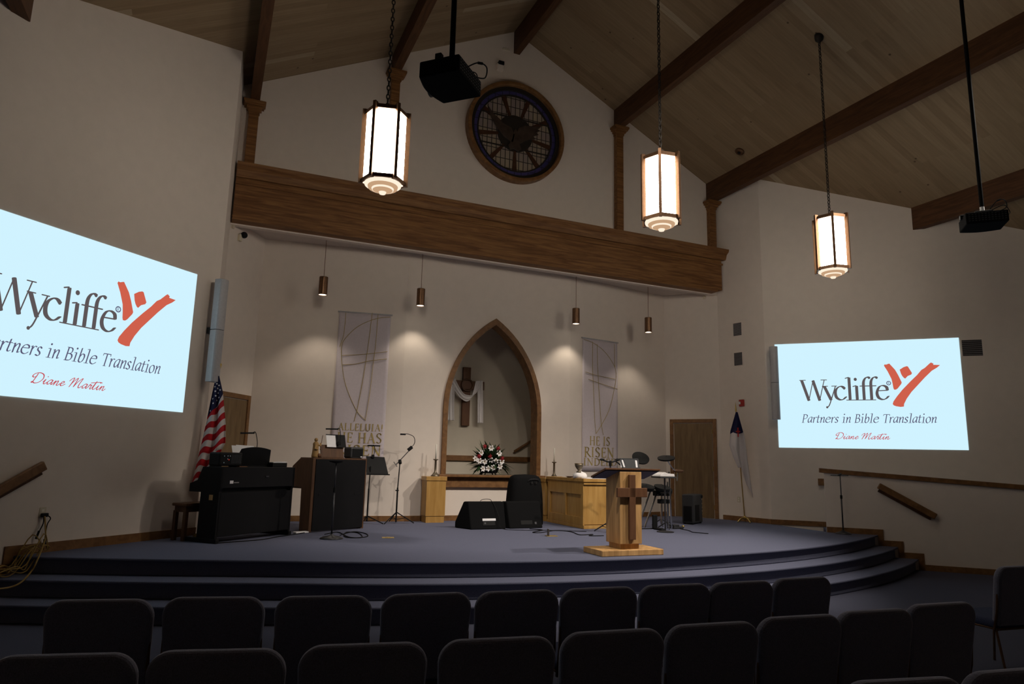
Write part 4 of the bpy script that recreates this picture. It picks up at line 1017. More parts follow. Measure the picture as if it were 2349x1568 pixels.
m_.build('keys', M['ivory'], t)
m_ = MB(); m_.box(.15, .21, -.024, -.02, .78, .82); m_.build('label_sticker', M['paper'], t); m_ = MB(); m_.box(.22, .31, -.023, -.02, .785, .80); m_.build('maker_strip', M['vent'], t)
m_ = MB(); m_.box(.80, .86, -.03, -.02, .86, .88); m_.build('cable_hook', M['steel'], t)
m_ = MB(); m_.box(-.004, -.002, .10, .17, .56, .63); m_.build('wood_tag', M['oak_mid'], t)
def onpiano(s, d, z=1.0): 
    R = Matrix.Rotation(pr, 4, 'Z'); return PA+(R @ Vector((s, d, 0)))+Vector((0, 0, z))
# bench
bz = Vector((-.203, 10.50, ST))
t = thing('piano_bench', 'dark wooden piano bench behind the left end of the piano', 'bench', bz, pr)
m_ = MB(); m_.box(.0, .52, .0, .28, .46, .50); m_.build('seat', M['cross'], t, bevel=.012)
m_ = MB(); m_.box(.03, .49, .03, .25, .38, .46); m_.build('apron', M['darkwood'], t)
for x_, y_ in ((.02, .02), (.45, .02), (.02, .21), (.45, .21)):
    m_ = MB(); m_.box(x_, x_+.05, y_, y_+.05, 0, .40); m_.build('leg', M['darkwood'], t)
# small amplifier
t = thing('small_amplifier', 'small black mixer amplifier with knobs on the piano top', 'amplifier', onpiano(-.0, .09), pr)
m_ = MB(); m_.box(0, .40, -.05, .16, .015, .20); m_.build('housing', M['black'], t, bevel=.02)
m_ = MB(); [m_.box(.20+k*.022, .21+k*.022, -.054, -.05, .05, .17) for k in range(8)]; m_.build('grille', M['charcoal'], t)
m_ = MB(); [m_.cyl((x_, -.05, z_), (x_, -.065, z_), .009, n=8) for x_, z_ in ((.06, .15), (.06, .06), (.12, .15), (.12, .11), (.16, .15))]; m_.build('knobs', M['chrome'], t)
m_ = MB(); m_.ball((.155, -.052, .10), .007, 8, 5); m_.build('power_light', M['led'], t)
m_ = MB(); m_.box(.01, .05, -.04, .15, 0, .015); m_.box(.35, .39, -.04, .15, 0, .015); m_.build('feet', M['black'], t)

def gooseneck(base, top, bar_dir, L, parent, mat='black'):
    b, tp = Vector(base), Vector(top); bd = Vector(bar_dir).normalized()
    m_ = MB(); m_.tube(spline([b, b.lerp(tp, .5)-bd*.04, tp-bd*.03+Vector((0, 0, .01)), tp+bd*.02], 6), .006, 6); m_.build('gooseneck', M[mat], parent, smooth=True)
    m_ = MB(); T = Matrix.Translation(tp) @ bd.to_track_quat('X', 'Z').to_matrix().to_4x4(); m_.box(0, L, -.022, .022, -.012, .012, T); m_.build('lamp_head', M[mat], parent, bevel=.004)
    m_ = MB(); m_.box(-.025, .025, -.02, .02, -.03, .03, Matrix.Translation(b)); m_.build('clip', M[mat], parent, bevel=.006)
def desk(loc, rot, W, H, label, curved=True, mat='black', name='music_rest', tilt=-.3):
    t = thing(name, label, 'music stand', loc, rot)
    m_ = MB()
    def fn(u, v): return ((u-.5)*(W*(.80+.2*(1-v)) if curved else W), .06*(2*u-1)**2*0+(v-.5)*math.tan(.35)*H*-1*0+v*H*math.tan(tilt)*-1*-1, v*H*(1-.12*(2*u-1)**2 if curved else 1))
    m_.grid(fn, 14, 6); m_.build('panel', M[mat], t, solid=.012, smooth=False)
    m_ = MB(); m_.box(-W/2, W/2, -.02, .07, -.015, .0); m_.build('ledge', M[mat], t)
    return t
t = desk(onpiano(.74, .22, 1.015), pr, .70, .27, 'curved black music rest on the piano holding sheets', True)
pq = onpiano(.66, .25, 1.015)
m_ = MB(); m_.box(-.20, .20, 0, .004, .0, .30, Matrix.Rotation(-.3, 4, 'X')); m_.box(-.12, .22, .006, .010, .0, .31, Matrix.Rotation(-.3, 4, 'X') @ Matrix.Rotation(.03, 4, 'Y'))
o = setloc(m_.build('sheet_music', M['paper'], None), pq, pr); tag(o, 'white sheet music standing on the piano music rest', 'sheet music', None, 'thing')
t = thing('clip_lamp', 'black gooseneck clip lamp on the piano music rest', 'clip lamp', onpiano(.80, .20, 1.22), pr, 'gooseneck music lamps')
gooseneck((0, 0, 0), (-.06, .02, .27), (-1, .1, -.05), .22, t)
t = thing('accessory_box', 'flat black box with papers on the right of the piano top', 'box', onpiano(1.05, .10), pr)
m_ = MB(); m_.box(0, .30, 0, .20, 0, .065); m_.build('box', M['black'], t, bevel=.006)
m_ = MB(); m_.box(.02, .28, .01, .19, .066, .074); m_.box(.22, .34, .03, .17, .075, .08); m_.build('papers', M['paper'], t)
o = setloc(MB().box(0, .16, 0, .06, 0, .012).build('pencil_tray', M['cross'], None, bevel=.004), onpiano(.34, .02), pr+.1); tag(o, 'small reddish tray on the piano top beside the amplifier', 'tray', None, 'thing')

# ---- organ console
OA = Vector((1.559, 11.338, ST)); orr = math.atan2(11.867-11.338, 2.511-1.559); OW = 1.09
t = thing('organ_console', 'brown organ console with a black back beside the piano', 'organ', OA, orr)
for x0, nm in ((0, 0), (OW-.04, 1)):
    m_ = MB(); m_.prism([(.0, 0), (.24, 0), (.26, .68), (.62, .70), (.62, .84), (.52, 1.02), (.34, 1.14), (.0, 1.15)], x0-.02, x0+.04, 'x'); m_.build('side_panel', M['darkwood'], t, bevel=.006)
m_ = MB(); m_.box(.035, OW-.035, -.012, .03, .02, 1.13); m_.build('back_panel', M['pianoback'], t, bevel=.004)
m_ = MB(); [m_.box(x_, x_+.12, -.016, -.01, .56, .59) for x_ in (.12, .84)]; m_.build('hand_slots', M['black'], t)
m_ = MB(); m_.box(.0, OW, .0, .36, 1.13, 1.155); m_.build('top_board', M['darkwood'], t, bevel=.004)
m_ = MB(); m_.box(.04, OW-.04, .30, .60, .66, .74); m_.build('key_bed', M['darkwood'], t)
def onorgan(s, d, z=1.155): 
    R = Matrix.Rotation(orr, 4, 'Z'); return OA+(R @ Vector((s, d, 0)))+Vector((0, 0, z))
t = thing('carved_figurine', 'small carved golden figurine with a staff on the organ', 'figurine', onorgan(.13, .16), orr)
m_ = MB(); m_.lathe([(.055, 0), (.06, .02), (.05, .10), (.045, .19), (.05, .22), (.03, .25), (.012, .26)], 14); m_.build('robe', M['figure'], t, smooth=True)
m_ = MB(); m_.ball((0, 0, .285), .03, 12, 8); m_.build('head', M['figure'], t, smooth=True)
m_ = MB(); m_.tube([(.02, -.03, .20), (.055, -.05, .19), (.07, -.03, .23)], .014); m_.tube([(-.02, -.03, .20), (-.05, -.05, .14), (.0, -.06, .13)], .014); m_.build('arms', M['figure'], t, smooth=True)
m_ = MB(); m_.tube([(.06, -.04, .12), (.10, -.03, .36)], .005); m_.build('staff', M['darkwood'], t)
m_ = MB(); m_.ball((.04, -.05, .035), .035, 10, 7); m_.build('orb', M['cross'], t, smooth=True)
t = desk(onorgan(.46, .14, 1.165), orr, .46, .20, 'brown wooden music desk standing on the organ', False, 'darkwood', 'music_desk', .2)
t = thing('open_folder', 'open folder with one white page and one black flap on organ', 'folder', onorgan(.50, .13, 1.33), orr)
m_ = MB(); m_.box(-.17, .02, -.004, .0, 0, .20, Matrix.Rotation(-.25, 4, 'X') @ Matrix.Shear('XZ', 4, (.25, 0)) if False else Matrix.Rotation(-.25, 4, 'X')); m_.build('white_page', M['paper'], t)
m_ = MB(); m_.box(.02, .22, -.008, .0, 0, .215, Matrix.Rotation(-.25, 4, 'X')); m_.box(-.17, .02, -.006, .0, .20, .215, Matrix.Rotation(-.25, 4, 'X')); m_.build('black_flap', M['black'], t)
t = thing('clip_lamp', 'black gooseneck clip lamp above the organ folder', 'clip lamp', onorgan(.55, .10, 1.40), orr, 'gooseneck music lamps')
gooseneck((0, 0, 0), (-.03, .02, .23), (-1, .1, -.03), .22, t)
t = thing('speaker_box', 'small dark speaker box on the right end of the organ', 'loudspeaker', onorgan(.78, .06), orr)
m_ = MB(); m_.box(0, .28, 0, .2, 0, .19); m_.build('cabinet', M['charcoal'], t, bevel=.03)
m_ = MB(); m_.box(.03, .25, -.006, 0, .03, .16); m_.build('grille', M['black'], t, bevel=.004); m_ = MB(); m_.box(.20, .24, -.01, -.006, .02, .035); m_.build('badge', M['paper'], t)

# ---- stands
def round_base_stand(loc, h, R, label, cat='microphone stand'):
    t = thing('microphone_stand', label, cat, loc)
    m_ = MB(); m_.lathe([(R, 0), (R, .012), (R*.8, .028), (.03, .05), (.016, .07)], 26); m_.build('base', M['steel'], t, smooth=True)
    m_ = MB(); m_.cyl((0, 0, .05), (0, 0, h*.62), .013); m_.cyl((0, 0, h*.62), (0, 0, h), .009); m_.build('pole', M['steel'], t, smooth=True)
    m_ = MB(); m_.cyl((0, 0, h*.60), (0, 0, h*.66), .02); m_.build('clutch', M['black'], t)
    return t
mp = atz(760, 1235, ST)
t = round_base_stand(mp, 1.10, .165, 'round-based black stand before the organ with a small tray', 'music stand')
m_ = MB(); m_.lathe([(.02, 1.08), (.10, 1.10), (.11, 1.115), (.001, 1.115)], 20); m_.build('tray', M['black'], t)
t = round_base_stand((10.80, 9.38, ST), 1.05, .14, 'straight black microphone stand at the ramp half wall on the right')
m_ = MB(); m_.cyl((-.15, .08, 1.05), (.13, -.07, 1.05), .007); m_.cyl((-.03, .02, 1.05), (.02, -.01, 1.08), .015); m_.build('clip_bar', M['steel'], t)
def tripod(t, hub, spread, a0, mat='black'):
    for k in range(3):
        a = a0+k*2*PI/3; m_ = MB(); m_.tube([(0, 0, hub), (spread*math.cos(a), spread*math.sin(a), .012)], .010, 6); m_.tube([(0, 0, hub*.35), (spread*.5*math.cos(a), spread*.5*math.sin(a), hub*.5)], .006, 6); m_.build('leg', M[mat], t)
s2p = (3.01, 12.85 if False else 12.72, ST)
pb2 = aty(843, 1170, 12.62)
t = thing('music_stand', 'black music stand with a wide tray right of the organ', 'music stand', (pb2.x, 12.62, ST))
tripod(t, .14, .30, -.5)
m_ = MB(); m_.cyl((0, 0, .05), (0, 0, .62), .014); m_.cyl((0, 0, .6), (.01, 0, 1.02), .010); m_.build('pole', M['black'], t)
m_ = MB(); vs = [(-.06, -.02, .88), (.34, -.02, .885), (.28, .10, 1.19), (-.06, .10, 1.20)]; m_.add(vs+[(x_, y_+.012, z_) for x_, y_, z_ in vs], [(0, 1, 2, 3), (7, 6, 5, 4), (0, 4, 5, 1), (1, 5, 6, 2), (2, 6, 7, 3), (3, 7, 4, 0)]); m_.box(-.06, .36, -.06, .0, .865, .885); m_.build('tray', M['black'], t)
t2 = thing('clip_lamp', 'black clip lamp with a wide head on the music stand', 'clip lamp', (pb2.x+.06, 12.70, ST+1.20), 0, 'gooseneck music lamps')
gooseneck((0, 0, 0), (-.02, .0, .19), (-1, 0, 0), .02, t2)
m_ = MB(); m_.box(-.11, .12, -.025, .025, .18, .205); m_.build('wide_head', M['black'], t2, bevel=.004)
pb3 = aty(909, 1180, 12.66)
t = thing('music_stand', 'thin black tripod stand with an edge-on holder left of candle stand', 'music stand', (pb3.x, 12.66, ST))
tripod(t, .20, .33, -.4)
m_ = MB(); m_.cyl((0, 0, .02), (0, 0, .64), .015); m_.cyl((0, 0, .6), (.02, 0, 1.10), .010); m_.build('pole', M['black'], t)
m_ = MB(); m_.box(-.035, .02, -.02, .02, .58, .60); m_.cyl((.02, -.02, 1.08), (.02, .02, 1.14), .03); m_.build('clutch', M['black'], t)
m_ = MB(); m_.tube([(-.05, 0, 1.06), (.20, 0, 1.34)], .008); m_.tube([(-.10, 0, 1.11), (-.03, 0, 1.02)], .006); m_.build('holder', M['steel'], t)
t2 = thing('clip_lamp', 'gooseneck clip lamp on the thin tripod stand', 'clip lamp', (pb3.x+.20, 12.66, ST+1.36), 0, 'gooseneck music lamps')
m_ = MB(); m_.tube(spline([(0, 0, 0), (.08, 0, .10), (.06, 0, .22), (-.06, 0, .27), (-.12, 0, .26)]), .006, 6); m_.build('gooseneck', M['black'], t2, smooth=True)
m_ = MB(); m_.box(-.20, -.10, -.02, .02, .245, .275); m_.build('lamp_head', M['black'], t2, bevel=.004)
m_ = MB(); m_.box(-.05, .05, -.02, .02, -.03, .03, Matrix.Rotation(-.7, 4, 'Y')); m_.build('clip', M['black'], t2, bevel=.006)

# ---- floor monitors, bag, floor speaker
def monitor(x0, y0_, rot, label, card):
    t = thing('floor_monitor', label, 'loudspeaker', (x0, y0_, ST), rot, 'black floor monitors before the arch')
    W_ = .66
    m_ = MB(); m_.prism([(0, 0), (.42, 0), (.42, .10), (.26, .46), (.13, .46)], 0, W_, 'x'); m_.v = [(x+(-.15 if x == 0 else .0)*max(0, y-.05)/.37*(1 if y > .3 else .7), y, z) for x, y, z in m_.v]; m_.build('cabinet', M['blackfab'], t, bevel=.02)
    T = Matrix.Translation((0, 0, 0)) @ Matrix.Rotation(-math.atan(.13/.46), 4, 'X')
    m_ = MB(); m_.box(.22, .46, -.006, .01, .06, .14, T); m_.build('handle_recess', M['black'], t, bevel=.01)
    if card: m_ = MB(); m_.box(.22, .47, -.009, -.004, .145, .185, T); m_.build('white_label', M['paper'], t)
    m_ = MB(); m_.box(.50, .54, -.008, .0, .07, .11, T) if not card else m_.box(.25, .28, -.009, -.006, .09, .12, T); m_.build('jack_plate', M['steel'], t)
monitor(4.24, 11.30, .02, 'black floor monitor with a white label, left of the pair', True)
monitor(4.985, 11.34, .05, 'black floor monitor without a label, right of the pair', False)
cb = MB(); cb.tube(spline([(4.45, 11.46, ST+.47), (4.50, 11.44, ST+.50), (4.62, 11.46, ST+.50), (4.66, 11.44, ST+.47), (4.72, 11.38, ST+.35), (4.76, 11.30, ST+.18), (4.78, 11.24, ST+.02), (5.1, 11.0, ST+.008), (5.5, 10.9, ST+.008), (5.9, 10.7, ST+.008), (6.1, 10.6, ST+.008)], 8), .005, 6)
o = cb.build('floor_cable', M['black'], None); tag(o, 'black cable from the left monitor across the carpet toward the lectern', 'cable', 'black cables on the platform', 'thing')
bagp = aty(1202, 1190, 12.15)
t = thing('equipment_bag', 'tall rounded black cloth bag behind the right floor monitor', 'bag', (bagp.x, 12.15, ST))
m_ = MB()
def bagf(u, v):
    z = .93*(1-(1-v)**1.6) if v < 1 else .93
    wv = (.36-.10*v**2)*math.sqrt(max(0, 1-max(0, (v-.75)/.25)**2.4)); a = 2*PI*u
    cx_, sx_ = math.cos(a), math.sin(a)
    return (wv*math.copysign(abs(cx_)**.6, cx_), .6*wv*math.copysign(abs(sx_)**.6, sx_), z)
m_.grid(bagf, 28, 14); m_.build('bag_body', M['blackfab'], t, smooth=True)
m_ = MB(); m_.tube(spline([(-.02, -.20, .80), (.02, -.22, .84), (.18, -.20, .84), (.22, -.18, .80)]), .006); m_.build('zip', M['steel'], t)
m_ = MB(); m_.box(.04, .06, -.225, -.215, .76, .80); m_.box(.13, .15, -.225, -.215, .76, .80); m_.build('zip_pulls', M['chrome'], t)
t = thing('floor_speaker', 'small black speaker on the platform before the right door', 'loudspeaker', (9.05, 11.45, ST), math.atan2(.31, .49))
m_ = MB(); m_.box(0, .57, 0, .235, .02, .59); m_.build('cabinet', M['charcoal'], t, bevel=.02)
T = Matrix.Identity(4)
m_ = MB(); m_.box(-.008, .004, .03, .2, .06, .36); m_.build('port', M['black'], t, bevel=.01)
m_ = MB(); m_.box(.12, .36, -.006, .002, .06, .38); m_.build('front_recess', M['black'], t, bevel=.01)
m_ = MB(); [m_.cyl((.50, -.0, z_), (.50, -.012, z_), .014, n=10) for z_ in (.18, .25, .32, .40, .48)]; m_.build('knobs', M['chrome'], t)
m_ = MB(); m_.cyl((.52, .0, .54), (.52, -.02, .54), .03); m_.build('rear_handle', M['black'], t)
m_ = MB(); [m_.box(x_, x_+.05, y_, y_+.04, 0, .02) for x_ in (.02, .50) for y_ in (.02, .175)]; m_.build('feet', M['black'], t)

# ---- electronic drum kit
DK = Vector((7.75, 10.85, ST))
t = thing('drum_kit', 'electronic drum kit with black pads and chrome rack behind the lectern', 'drum kit', DK)
rk = MB()
for a, b, r_ in (((-.55, .1, .03), (-.55, .1, .80), .022), ((.20, -.05, .03), (.20, -.05, .86), .022), ((-.55, .1, .72), (.20, -.05, .74), .02), ((.20, -.05, .74), (.42, .45, .74), .02), ((.42, .45, .03), (.42, .45, .80), .022), ((-.40, .05, .03), (-.10, .05, .72), .018), ((-.28, .0, .03), (.02, .0, .72), .018)):
    rk.cyl(a, b, r_, n=10)
rk.build('chrome_rack', M['chrome'], t)
m_ = MB()
for x_, y_ in ((-.55, .1), (.20, -.05), (.42, .45)):
    for a in (0, 2.1, 4.2): m_.tube([(x_, y_, .14), (x_+.2*math.cos(a), y_+.2*math.sin(a), .012)], .010, 6)
m_.box(-.6, .1, -.03, .0, .0, .02); m_.build('stand_feet', M['steel'], t)
def pad(c, R, tilt, nm, mat='black', th=.03):
    m_ = MB(); T = Matrix.Translation(c) @ Matrix.Rotation(tilt[0], 4, 'X') @ Matrix.Rotation(tilt[1], 4, 'Y'); m_.lathe([(R*.96, -th), (R, -th*.5), (R, 0), (R*.5, .012), (.02, .02), (.001, .03)], 28, T); m_.build(nm, M[mat], t, smooth=False)
pA, pB, pC = aty(1470, 1049, 11.0)-DK, aty(1528, 1049, 10.7)-DK, aty(1555, 1078, 10.9)-DK
pad(pA, .165, (.72, -.15), 'cymbal_pad'); pad(pB, .16, (.22, -.20), 'cymbal_pad'); pad(pC, .11, (.15, -.05), 'cymbal_pad', 'bronze')
m_ = MB(); m_.cyl(pA-Vector((0, -.02, .02)), (pA.x+.02, .45, .74), .011, n=8); m_.tube([tuple(pB-Vector((0, 0, .02))), (pB.x+.13, pB.y, pB.z-.18), (pB.x+.20, pB.y, pB.z-.24)], .010); m_.tube([(pB.x+.06, pB.y, pB.z-.26), (pB.x+.10, pB.y, .02)], .016); m_.tube([tuple(pC), (pC.x-.02, pC.y, pC.z-.2)], .012); m_.build('cymbal_arms', M['chrome'], t)
pad((-.30, -.10, .78), .15, (.3, 0), 'drum_pad', th=.06); pad((.02, -.14, .77), .15, (.3, 0), 'drum_pad', th=.06); pad((.34, .2, .70), .13, (.35, -.2), 'drum_pad', th=.06)
m_ = MB(); m_.box(-.10, .26, -.10, .0, .60, .70); m_.box(.0, .22, -.09, .0, .46, .54); m_.build('sound_module', M['black'], t, bevel=.01)
m_ = MB(); m_.box(.0, .20, -.104, -.10, .65, .665); [m_.cyl((x_, -.10, .625), (x_, -.112, .625), .01, n=8) for x_ in (-.06, .03, .12, .21)]; m_.build('module_controls', M['chrome'], t)
m_ = MB(); m_.box(-.15, -.05, -.08, -.04, .02, .26); m_.box(-.15, -.05, -.33, -.08, .0, .03); m_.build('kick_tower', M['black'], t, bevel=.01)
m_ = MB(); m_.box(.30, .52, -.10, .12, .0, .04); m_.box(.34, .46, -.05, .1, .04, .07); m_.build('hi_hat_pedal', M['steel'], t, bevel=.006)
wt = aty(1522, 1092, 10.25)
t2 = thing('side_table', 'small dark-topped stand behind the lectern carrying white papers', 'stand', (wt.x, 10.25, ST))
m_ = MB(); m_.box(-.17, .17, -.14, .14, wt.z-ST-.03, wt.z-ST); m_.build('top', M['charcoal'], t2, bevel=.006)
m_ = MB(); m_.cyl((.06, .05, .02), (.06, .05, wt.z-ST-.03), .014); m_.lathe([(.15, 0), (.15, .012), (.02, .03)], 20, Matrix.Translation((.06, .05, 0))); m_.build('stand_pole', M['steel'], t2)
m_ = MB(); m_.prism([(-.16, 0), (.155, 0), (.15, .045), (.0, .055), (-.05, .075), (-.14, .03)], -.12, .12, 'y')
o = setloc(m_.build('white_papers', M['white'], None, bevel=.006), (wt.x, 10.25, wt.z)); tag(o, 'heap of white papers on the small stand right of the lectern', 'papers', None, 'thing')
# tray stand and boom behind the lectern
ts = aty(1447, 1072, 9.9)
t2 = thing('drum_music_stand', 'dark music tray with two pale slots behind the lectern top', 'music stand', (ts.x, 9.9, ST))
hz = ts.z-ST; T = Matrix.Translation((0, 0, hz)) @ Matrix.Rotation(-.2, 4, 'X')
m_ = MB(); m_.prism([(-.10, 0), (.10, 0), (.10, .15), (-.13, .15)], -.006, .006, 'y', T); m_.prism([(-.165, .0), (-.145, 0), (-.175, .15), (-.20, .15)], -.006, .006, 'y', T); m_.prism([(.15, 0), (.17, 0), (.17, .15), (.15, .15)], -.006, .006, 'y', T); m_.box(-.2, .17, -.006, .006, .14, .155, T); m_.box(-.165, .17, -.03, .03, -.015, 0, T); m_.build('tray', M['charcoal'], t2)
m_ = MB(); m_.box(-.19, -.10, .008, .012, .005, .145, T); m_.box(.10, .16, .008, .012, .005, .145, T); m_.build('pages', M['paper'], t2)
m_ = MB(); m_.cyl((0, .05, .02), (0, .05, hz), .012); m_.build('pole', M['steel'], t2); tripod(t2, .2, .28, .4, 'steel')
bs = aty(1400, 1060, 10.4)
t2 = thing('boom_stand', 'black boom stand with short arms left of the dark music tray', 'microphone stand', (bs.x, 10.4, ST)); hz = bs.z-ST
tripod(t2, .2, .3, .1, 'steel')
m_ = MB(); m_.cyl((0, 0, .02), (0, 0, hz), .014); m_.build('pole', M['steel'], t2)
m_ = MB(); m_.tube([(-.16, 0, hz+.04), (-.05, 0, hz+.01), (.05, 0, hz+.01), (.18, 0, hz+.05)], .014); m_.tube([(.10, 0, hz+.03), (.30, 0, hz-.10)], .012); m_.build('boom_arms', M['black'], t2)
m_ = MB(); m_.ball((-.17, 0, hz+.045), (.05, .025, .02), 10, 6); m_.ball((.15, 0, hz+.05), (.05, .025, .022), 10, 6); m_.cyl((0, 0, hz-.06), (0, 0, hz+.03), .024); m_.build('clamps', M['black'], t2)

# ---- flags
def flag_mat_us():
    m, N, K, B = nmat('striped_flag_cloth'); uv = N.new('ShaderNodeUVMap'); sx = N.new('ShaderNodeSeparateXYZ'); K.new(uv.outputs[0], sx.inputs[0])
    def mth(op, a, b=None):
        n_ = N.new('ShaderNodeMath'); n_.operation = op
        for i_, v in enumerate((a, b)):
            if v is None: continue
            if isinstance(v, (int, float)): n_.inputs[i_].default_value = v
            else: K.new(v, n_.inputs[i_])
        return n_.outputs[0]
    X, Y = sx.outputs[0], sx.outputs[1]
    v = mth('ADD', Y, mth('MULTIPLY', X, .13))
    st = mth('GREATER_THAN', mth('FRACT', mth('MULTIPLY', v, 8.6)), .5)
    cant = mth('LESS_THAN', mth('ADD', Y, mth('MULTIPLY', X, .22)), .385)
    m1 = N.new('ShaderNodeMix'); m1.data_type = 'RGBA'; m1.inputs['A'].default_value = (.42, .012, .018, 1); m1.inputs['B'].default_value = (.60, .55, .54, 1); K.new(st, m1.inputs['Factor'])
    m2 = N.new('ShaderNodeMix'); m2.data_type = 'RGBA'; m2.inputs['B'].default_value = (.012, .013, .05, 1); K.new(m1.outputs['Result'], m2.inputs['A']); K.new(cant, m2.inputs['Factor'])
    K.new(m2.outputs['Result'], B.inputs['Base Color']); B.inputs['Roughness'].default_value = .7; B.inputs['Specular IOR Level'].default_value = .2
    return m
def flag_mat_wh():
    m, N, K, B = nmat('white_flag_cloth'); uv = N.new('ShaderNodeUVMap'); sx = N.new('ShaderNodeSeparateXYZ'); K.new(uv.outputs[0], sx.inputs[0])
    a = N.new('ShaderNodeMath'); a.operation = 'MULTIPLY_ADD'; a.inputs[1].default_value = .16; K.new(sx.outputs[0], a.inputs[0]); K.new(sx.outputs[1], a.inputs[2])
    c = N.new('ShaderNodeMath'); c.operation = 'LESS_THAN'; c.inputs[1].default_value = .40; K.new(a.outputs[0], c.inputs[0])
    m2 = N.new('ShaderNodeMix'); m2.data_type = 'RGBA'; m2.inputs['A'].default_value = (.62, .57, .56, 1); m2.inputs['B'].default_value = (.012, .014, .055, 1); K.new(c.outputs[0], m2.inputs['Factor'])
    K.new(m2.outputs['Result'], B.inputs['Base Color']); B.inputs['Roughness'].default_value = .7; B.inputs['Specular IOR Level'].default_value = .2
    return m
def cloth(L_, Rr, z0, z1, folds, depth, nu=26, nv=50):
    """draped cloth between a left and a right edge (functions of the fall 0..1)"""
    mb = MB(); uv = []
    for j in range(nv+1):
        v = j/nv
        for i in range(nu+1):
            u = i/nu; x = lerp(L_(v), Rr(v), u); wd = abs(Rr(v)-L_(v))
            mb.v.append((x, -.035-depth*.6+depth*min(1, v*3)*math.sin(u*folds*2*PI+v*2), lerp(z0, z1(u), v))); uv.append((u, v))
    for j in range(nv):
        for i in range(nu):
            a = j*(nu+1)+i; mb.f.append((a, a+1, a+nu+2, a+nu+1))
    return mb, uv
def interp(tab):
    def f_(v):
        for (a, x0), (b, x1) in zip(tab[:-1], tab[1:]):
            if v <= b: return lerp(x0, x1, (v-a)/(b-a))
        return tab[-1][1]
    return f_
fa = math.atan2(.10, -1)+PI/2
FU = Vector((.03, 11.10, ST))
t = thing('national_flag', 'draped red and white striped flag with stars behind the piano', 'flag', FU, -.1)
m_ = MB(); m_.cyl((0, 0, .03), (0, 0, 2.36), .014); m_.build('pole', M['oak_mid'], t)
m_ = MB(); m_.lathe([(.02, 2.36), (.03, 2.38), (.012, 2.40), (.035, 2.44), (.05, 2.50), (.012, 2.56), (.002, 2.62)], 12); m_.build('finial', M['gold'], t, smooth=True)
m_ = MB(); m_.lathe([(.12, 0), (.12, .02), (.06, .05), (.03, .12), (.018, .14)], 20); m_.build('stand', M['gold'], t, smooth=True)
cl, uv = cloth(interp([(0, -.015), (.2, -.05), (.45, -.09), (.7, -.14), (1, -.20)]), interp([(0, .03), (.15, .10), (.45, .18), (.62, .20), (.75, .12), (1, .10)]), 2.32, lambda u: .72+.05*math.sin(u*9), 2.2, .035)
US = flag_mat_us(); WH = flag_mat_wh()
fo = cl.build('flag_cloth', US, t, smooth=True, uv=uv, solid=.004)
stx = MB(); rs = random.Random(4)
for i in range(20):
    v = .06+.018*i*(.28/.36); u = (i*.37) % 1*.8+.1
    if v+.22*u > .36: continue
    x = lerp(interp([(0, -.015), (.2, -.05), (.45, -.09)])(v), interp([(0, .03), (.15, .10), (.45, .18)])(v), u); z = lerp(2.32, .72, v)
    P = [((.017 if k % 2 == 0 else .007)*math.sin(k*PI/5), (.017 if k % 2 == 0 else .007)*math.cos(k*PI/5)) for k in range(10)]
    yy = -.035-.021+.035*min(1, v*3)*math.sin(u*2.2*2*PI+v*2)-.006
    stx.prism([(x+a, z+b) for a, b in P], yy-.003, yy+.001, 'y')
stx.build('stars', M['white'], fo)
FW = Vector((10.60, 11.70, ST))
t = thing('church_flag', 'draped white flag with a dark blue top beside the right door', 'flag', FW, -.5)
lean = -.11
m_ = MB(); m_.tube([(0, 0, .03), (lean, 0, 2.36)], .012, 8); m_.build('pole', M['brass'], t)
m_ = MB(); m_.tube([(lean, 0, 2.36), (lean*1.02, 0, 2.42), (lean*1.07, 0, 2.56)], [.022, .016, .002], 10); m_.build('finial', M['gold'], t)
m_ = MB()
for k in range(4):
    a = k*PI/2+.4; m_.tube(spline([(.02*math.cos(a), .02*math.sin(a), .10), (.10*math.cos(a), .10*math.sin(a), .085), (.18*math.cos(a), .18*math.sin(a), .012)], 5), .014, 6)
m_.lathe([(.03, .06), (.035, .12), (.018, .14)], 12); m_.build('stand', M['gold'], t, smooth=True)
cl, uv = cloth(interp([(0, lean-.02), (.2, lean-.09), (.35, lean-.14), (.6, lean-.17), (.8, lean-.10), (1, lean+.0)]), interp([(0, lean+.02), (.3, lean+.14), (.6, lean+.19), (1, lean+.28)]), 2.34, lambda u: 1.15-.62*max(0, (u-.2)/.8)**.8, 1.7, .05)
fo = cl.build('flag_cloth', WH, t, smooth=True, uv=uv, solid=.004)
m_ = MB(); m_.box(lean-.012, lean+.012, -.125, -.115, 1.80, 2.00); m_.box(lean-.045, lean+.045, -.125, -.115, 1.90, 1.93); m_.build('red_cross', M['red'], fo)

# ---- floor plates, cables, cord
for px, py, lab, lid in ((1265, 1229, 'brass floor plate with its lid up between monitors and lectern', True), (890, 1233, 'flat brass floor plate right of the round-based stand', False)):
    p = atz(px, py, ST); t = thing('floor_plate', lab, 'floor outlet', p, -.2, 'brass floor plates')
    m_ = MB(); m_.box(-.09, .09, -.07, .07, 0, .008); m_.build('plate', M['gold'], t, bevel=.003)
    m_ = MB()
    if lid: m_.box(-.06, -.05, -.05, .05, .008, .11)
    else: m_.cyl((0, 0, .008), (0, 0, .012), .045)
    m_.build('lid', M['gold'] if not lid else M['ceramic'], t)
def floorcable(pts, label, mat='black', r=.007, z=ST, name='floor_cable', grp='black cables on the platform'):
    P = [atz(x_, y_, z)+Vector((0, 0, r)) for x_, y_ in pts]
    o = MB().tube([tuple(p) for p in spline(P, 8)], r, 6).build(name, M[mat], None); return tag(o, label, 'cable', grp, 'thing')
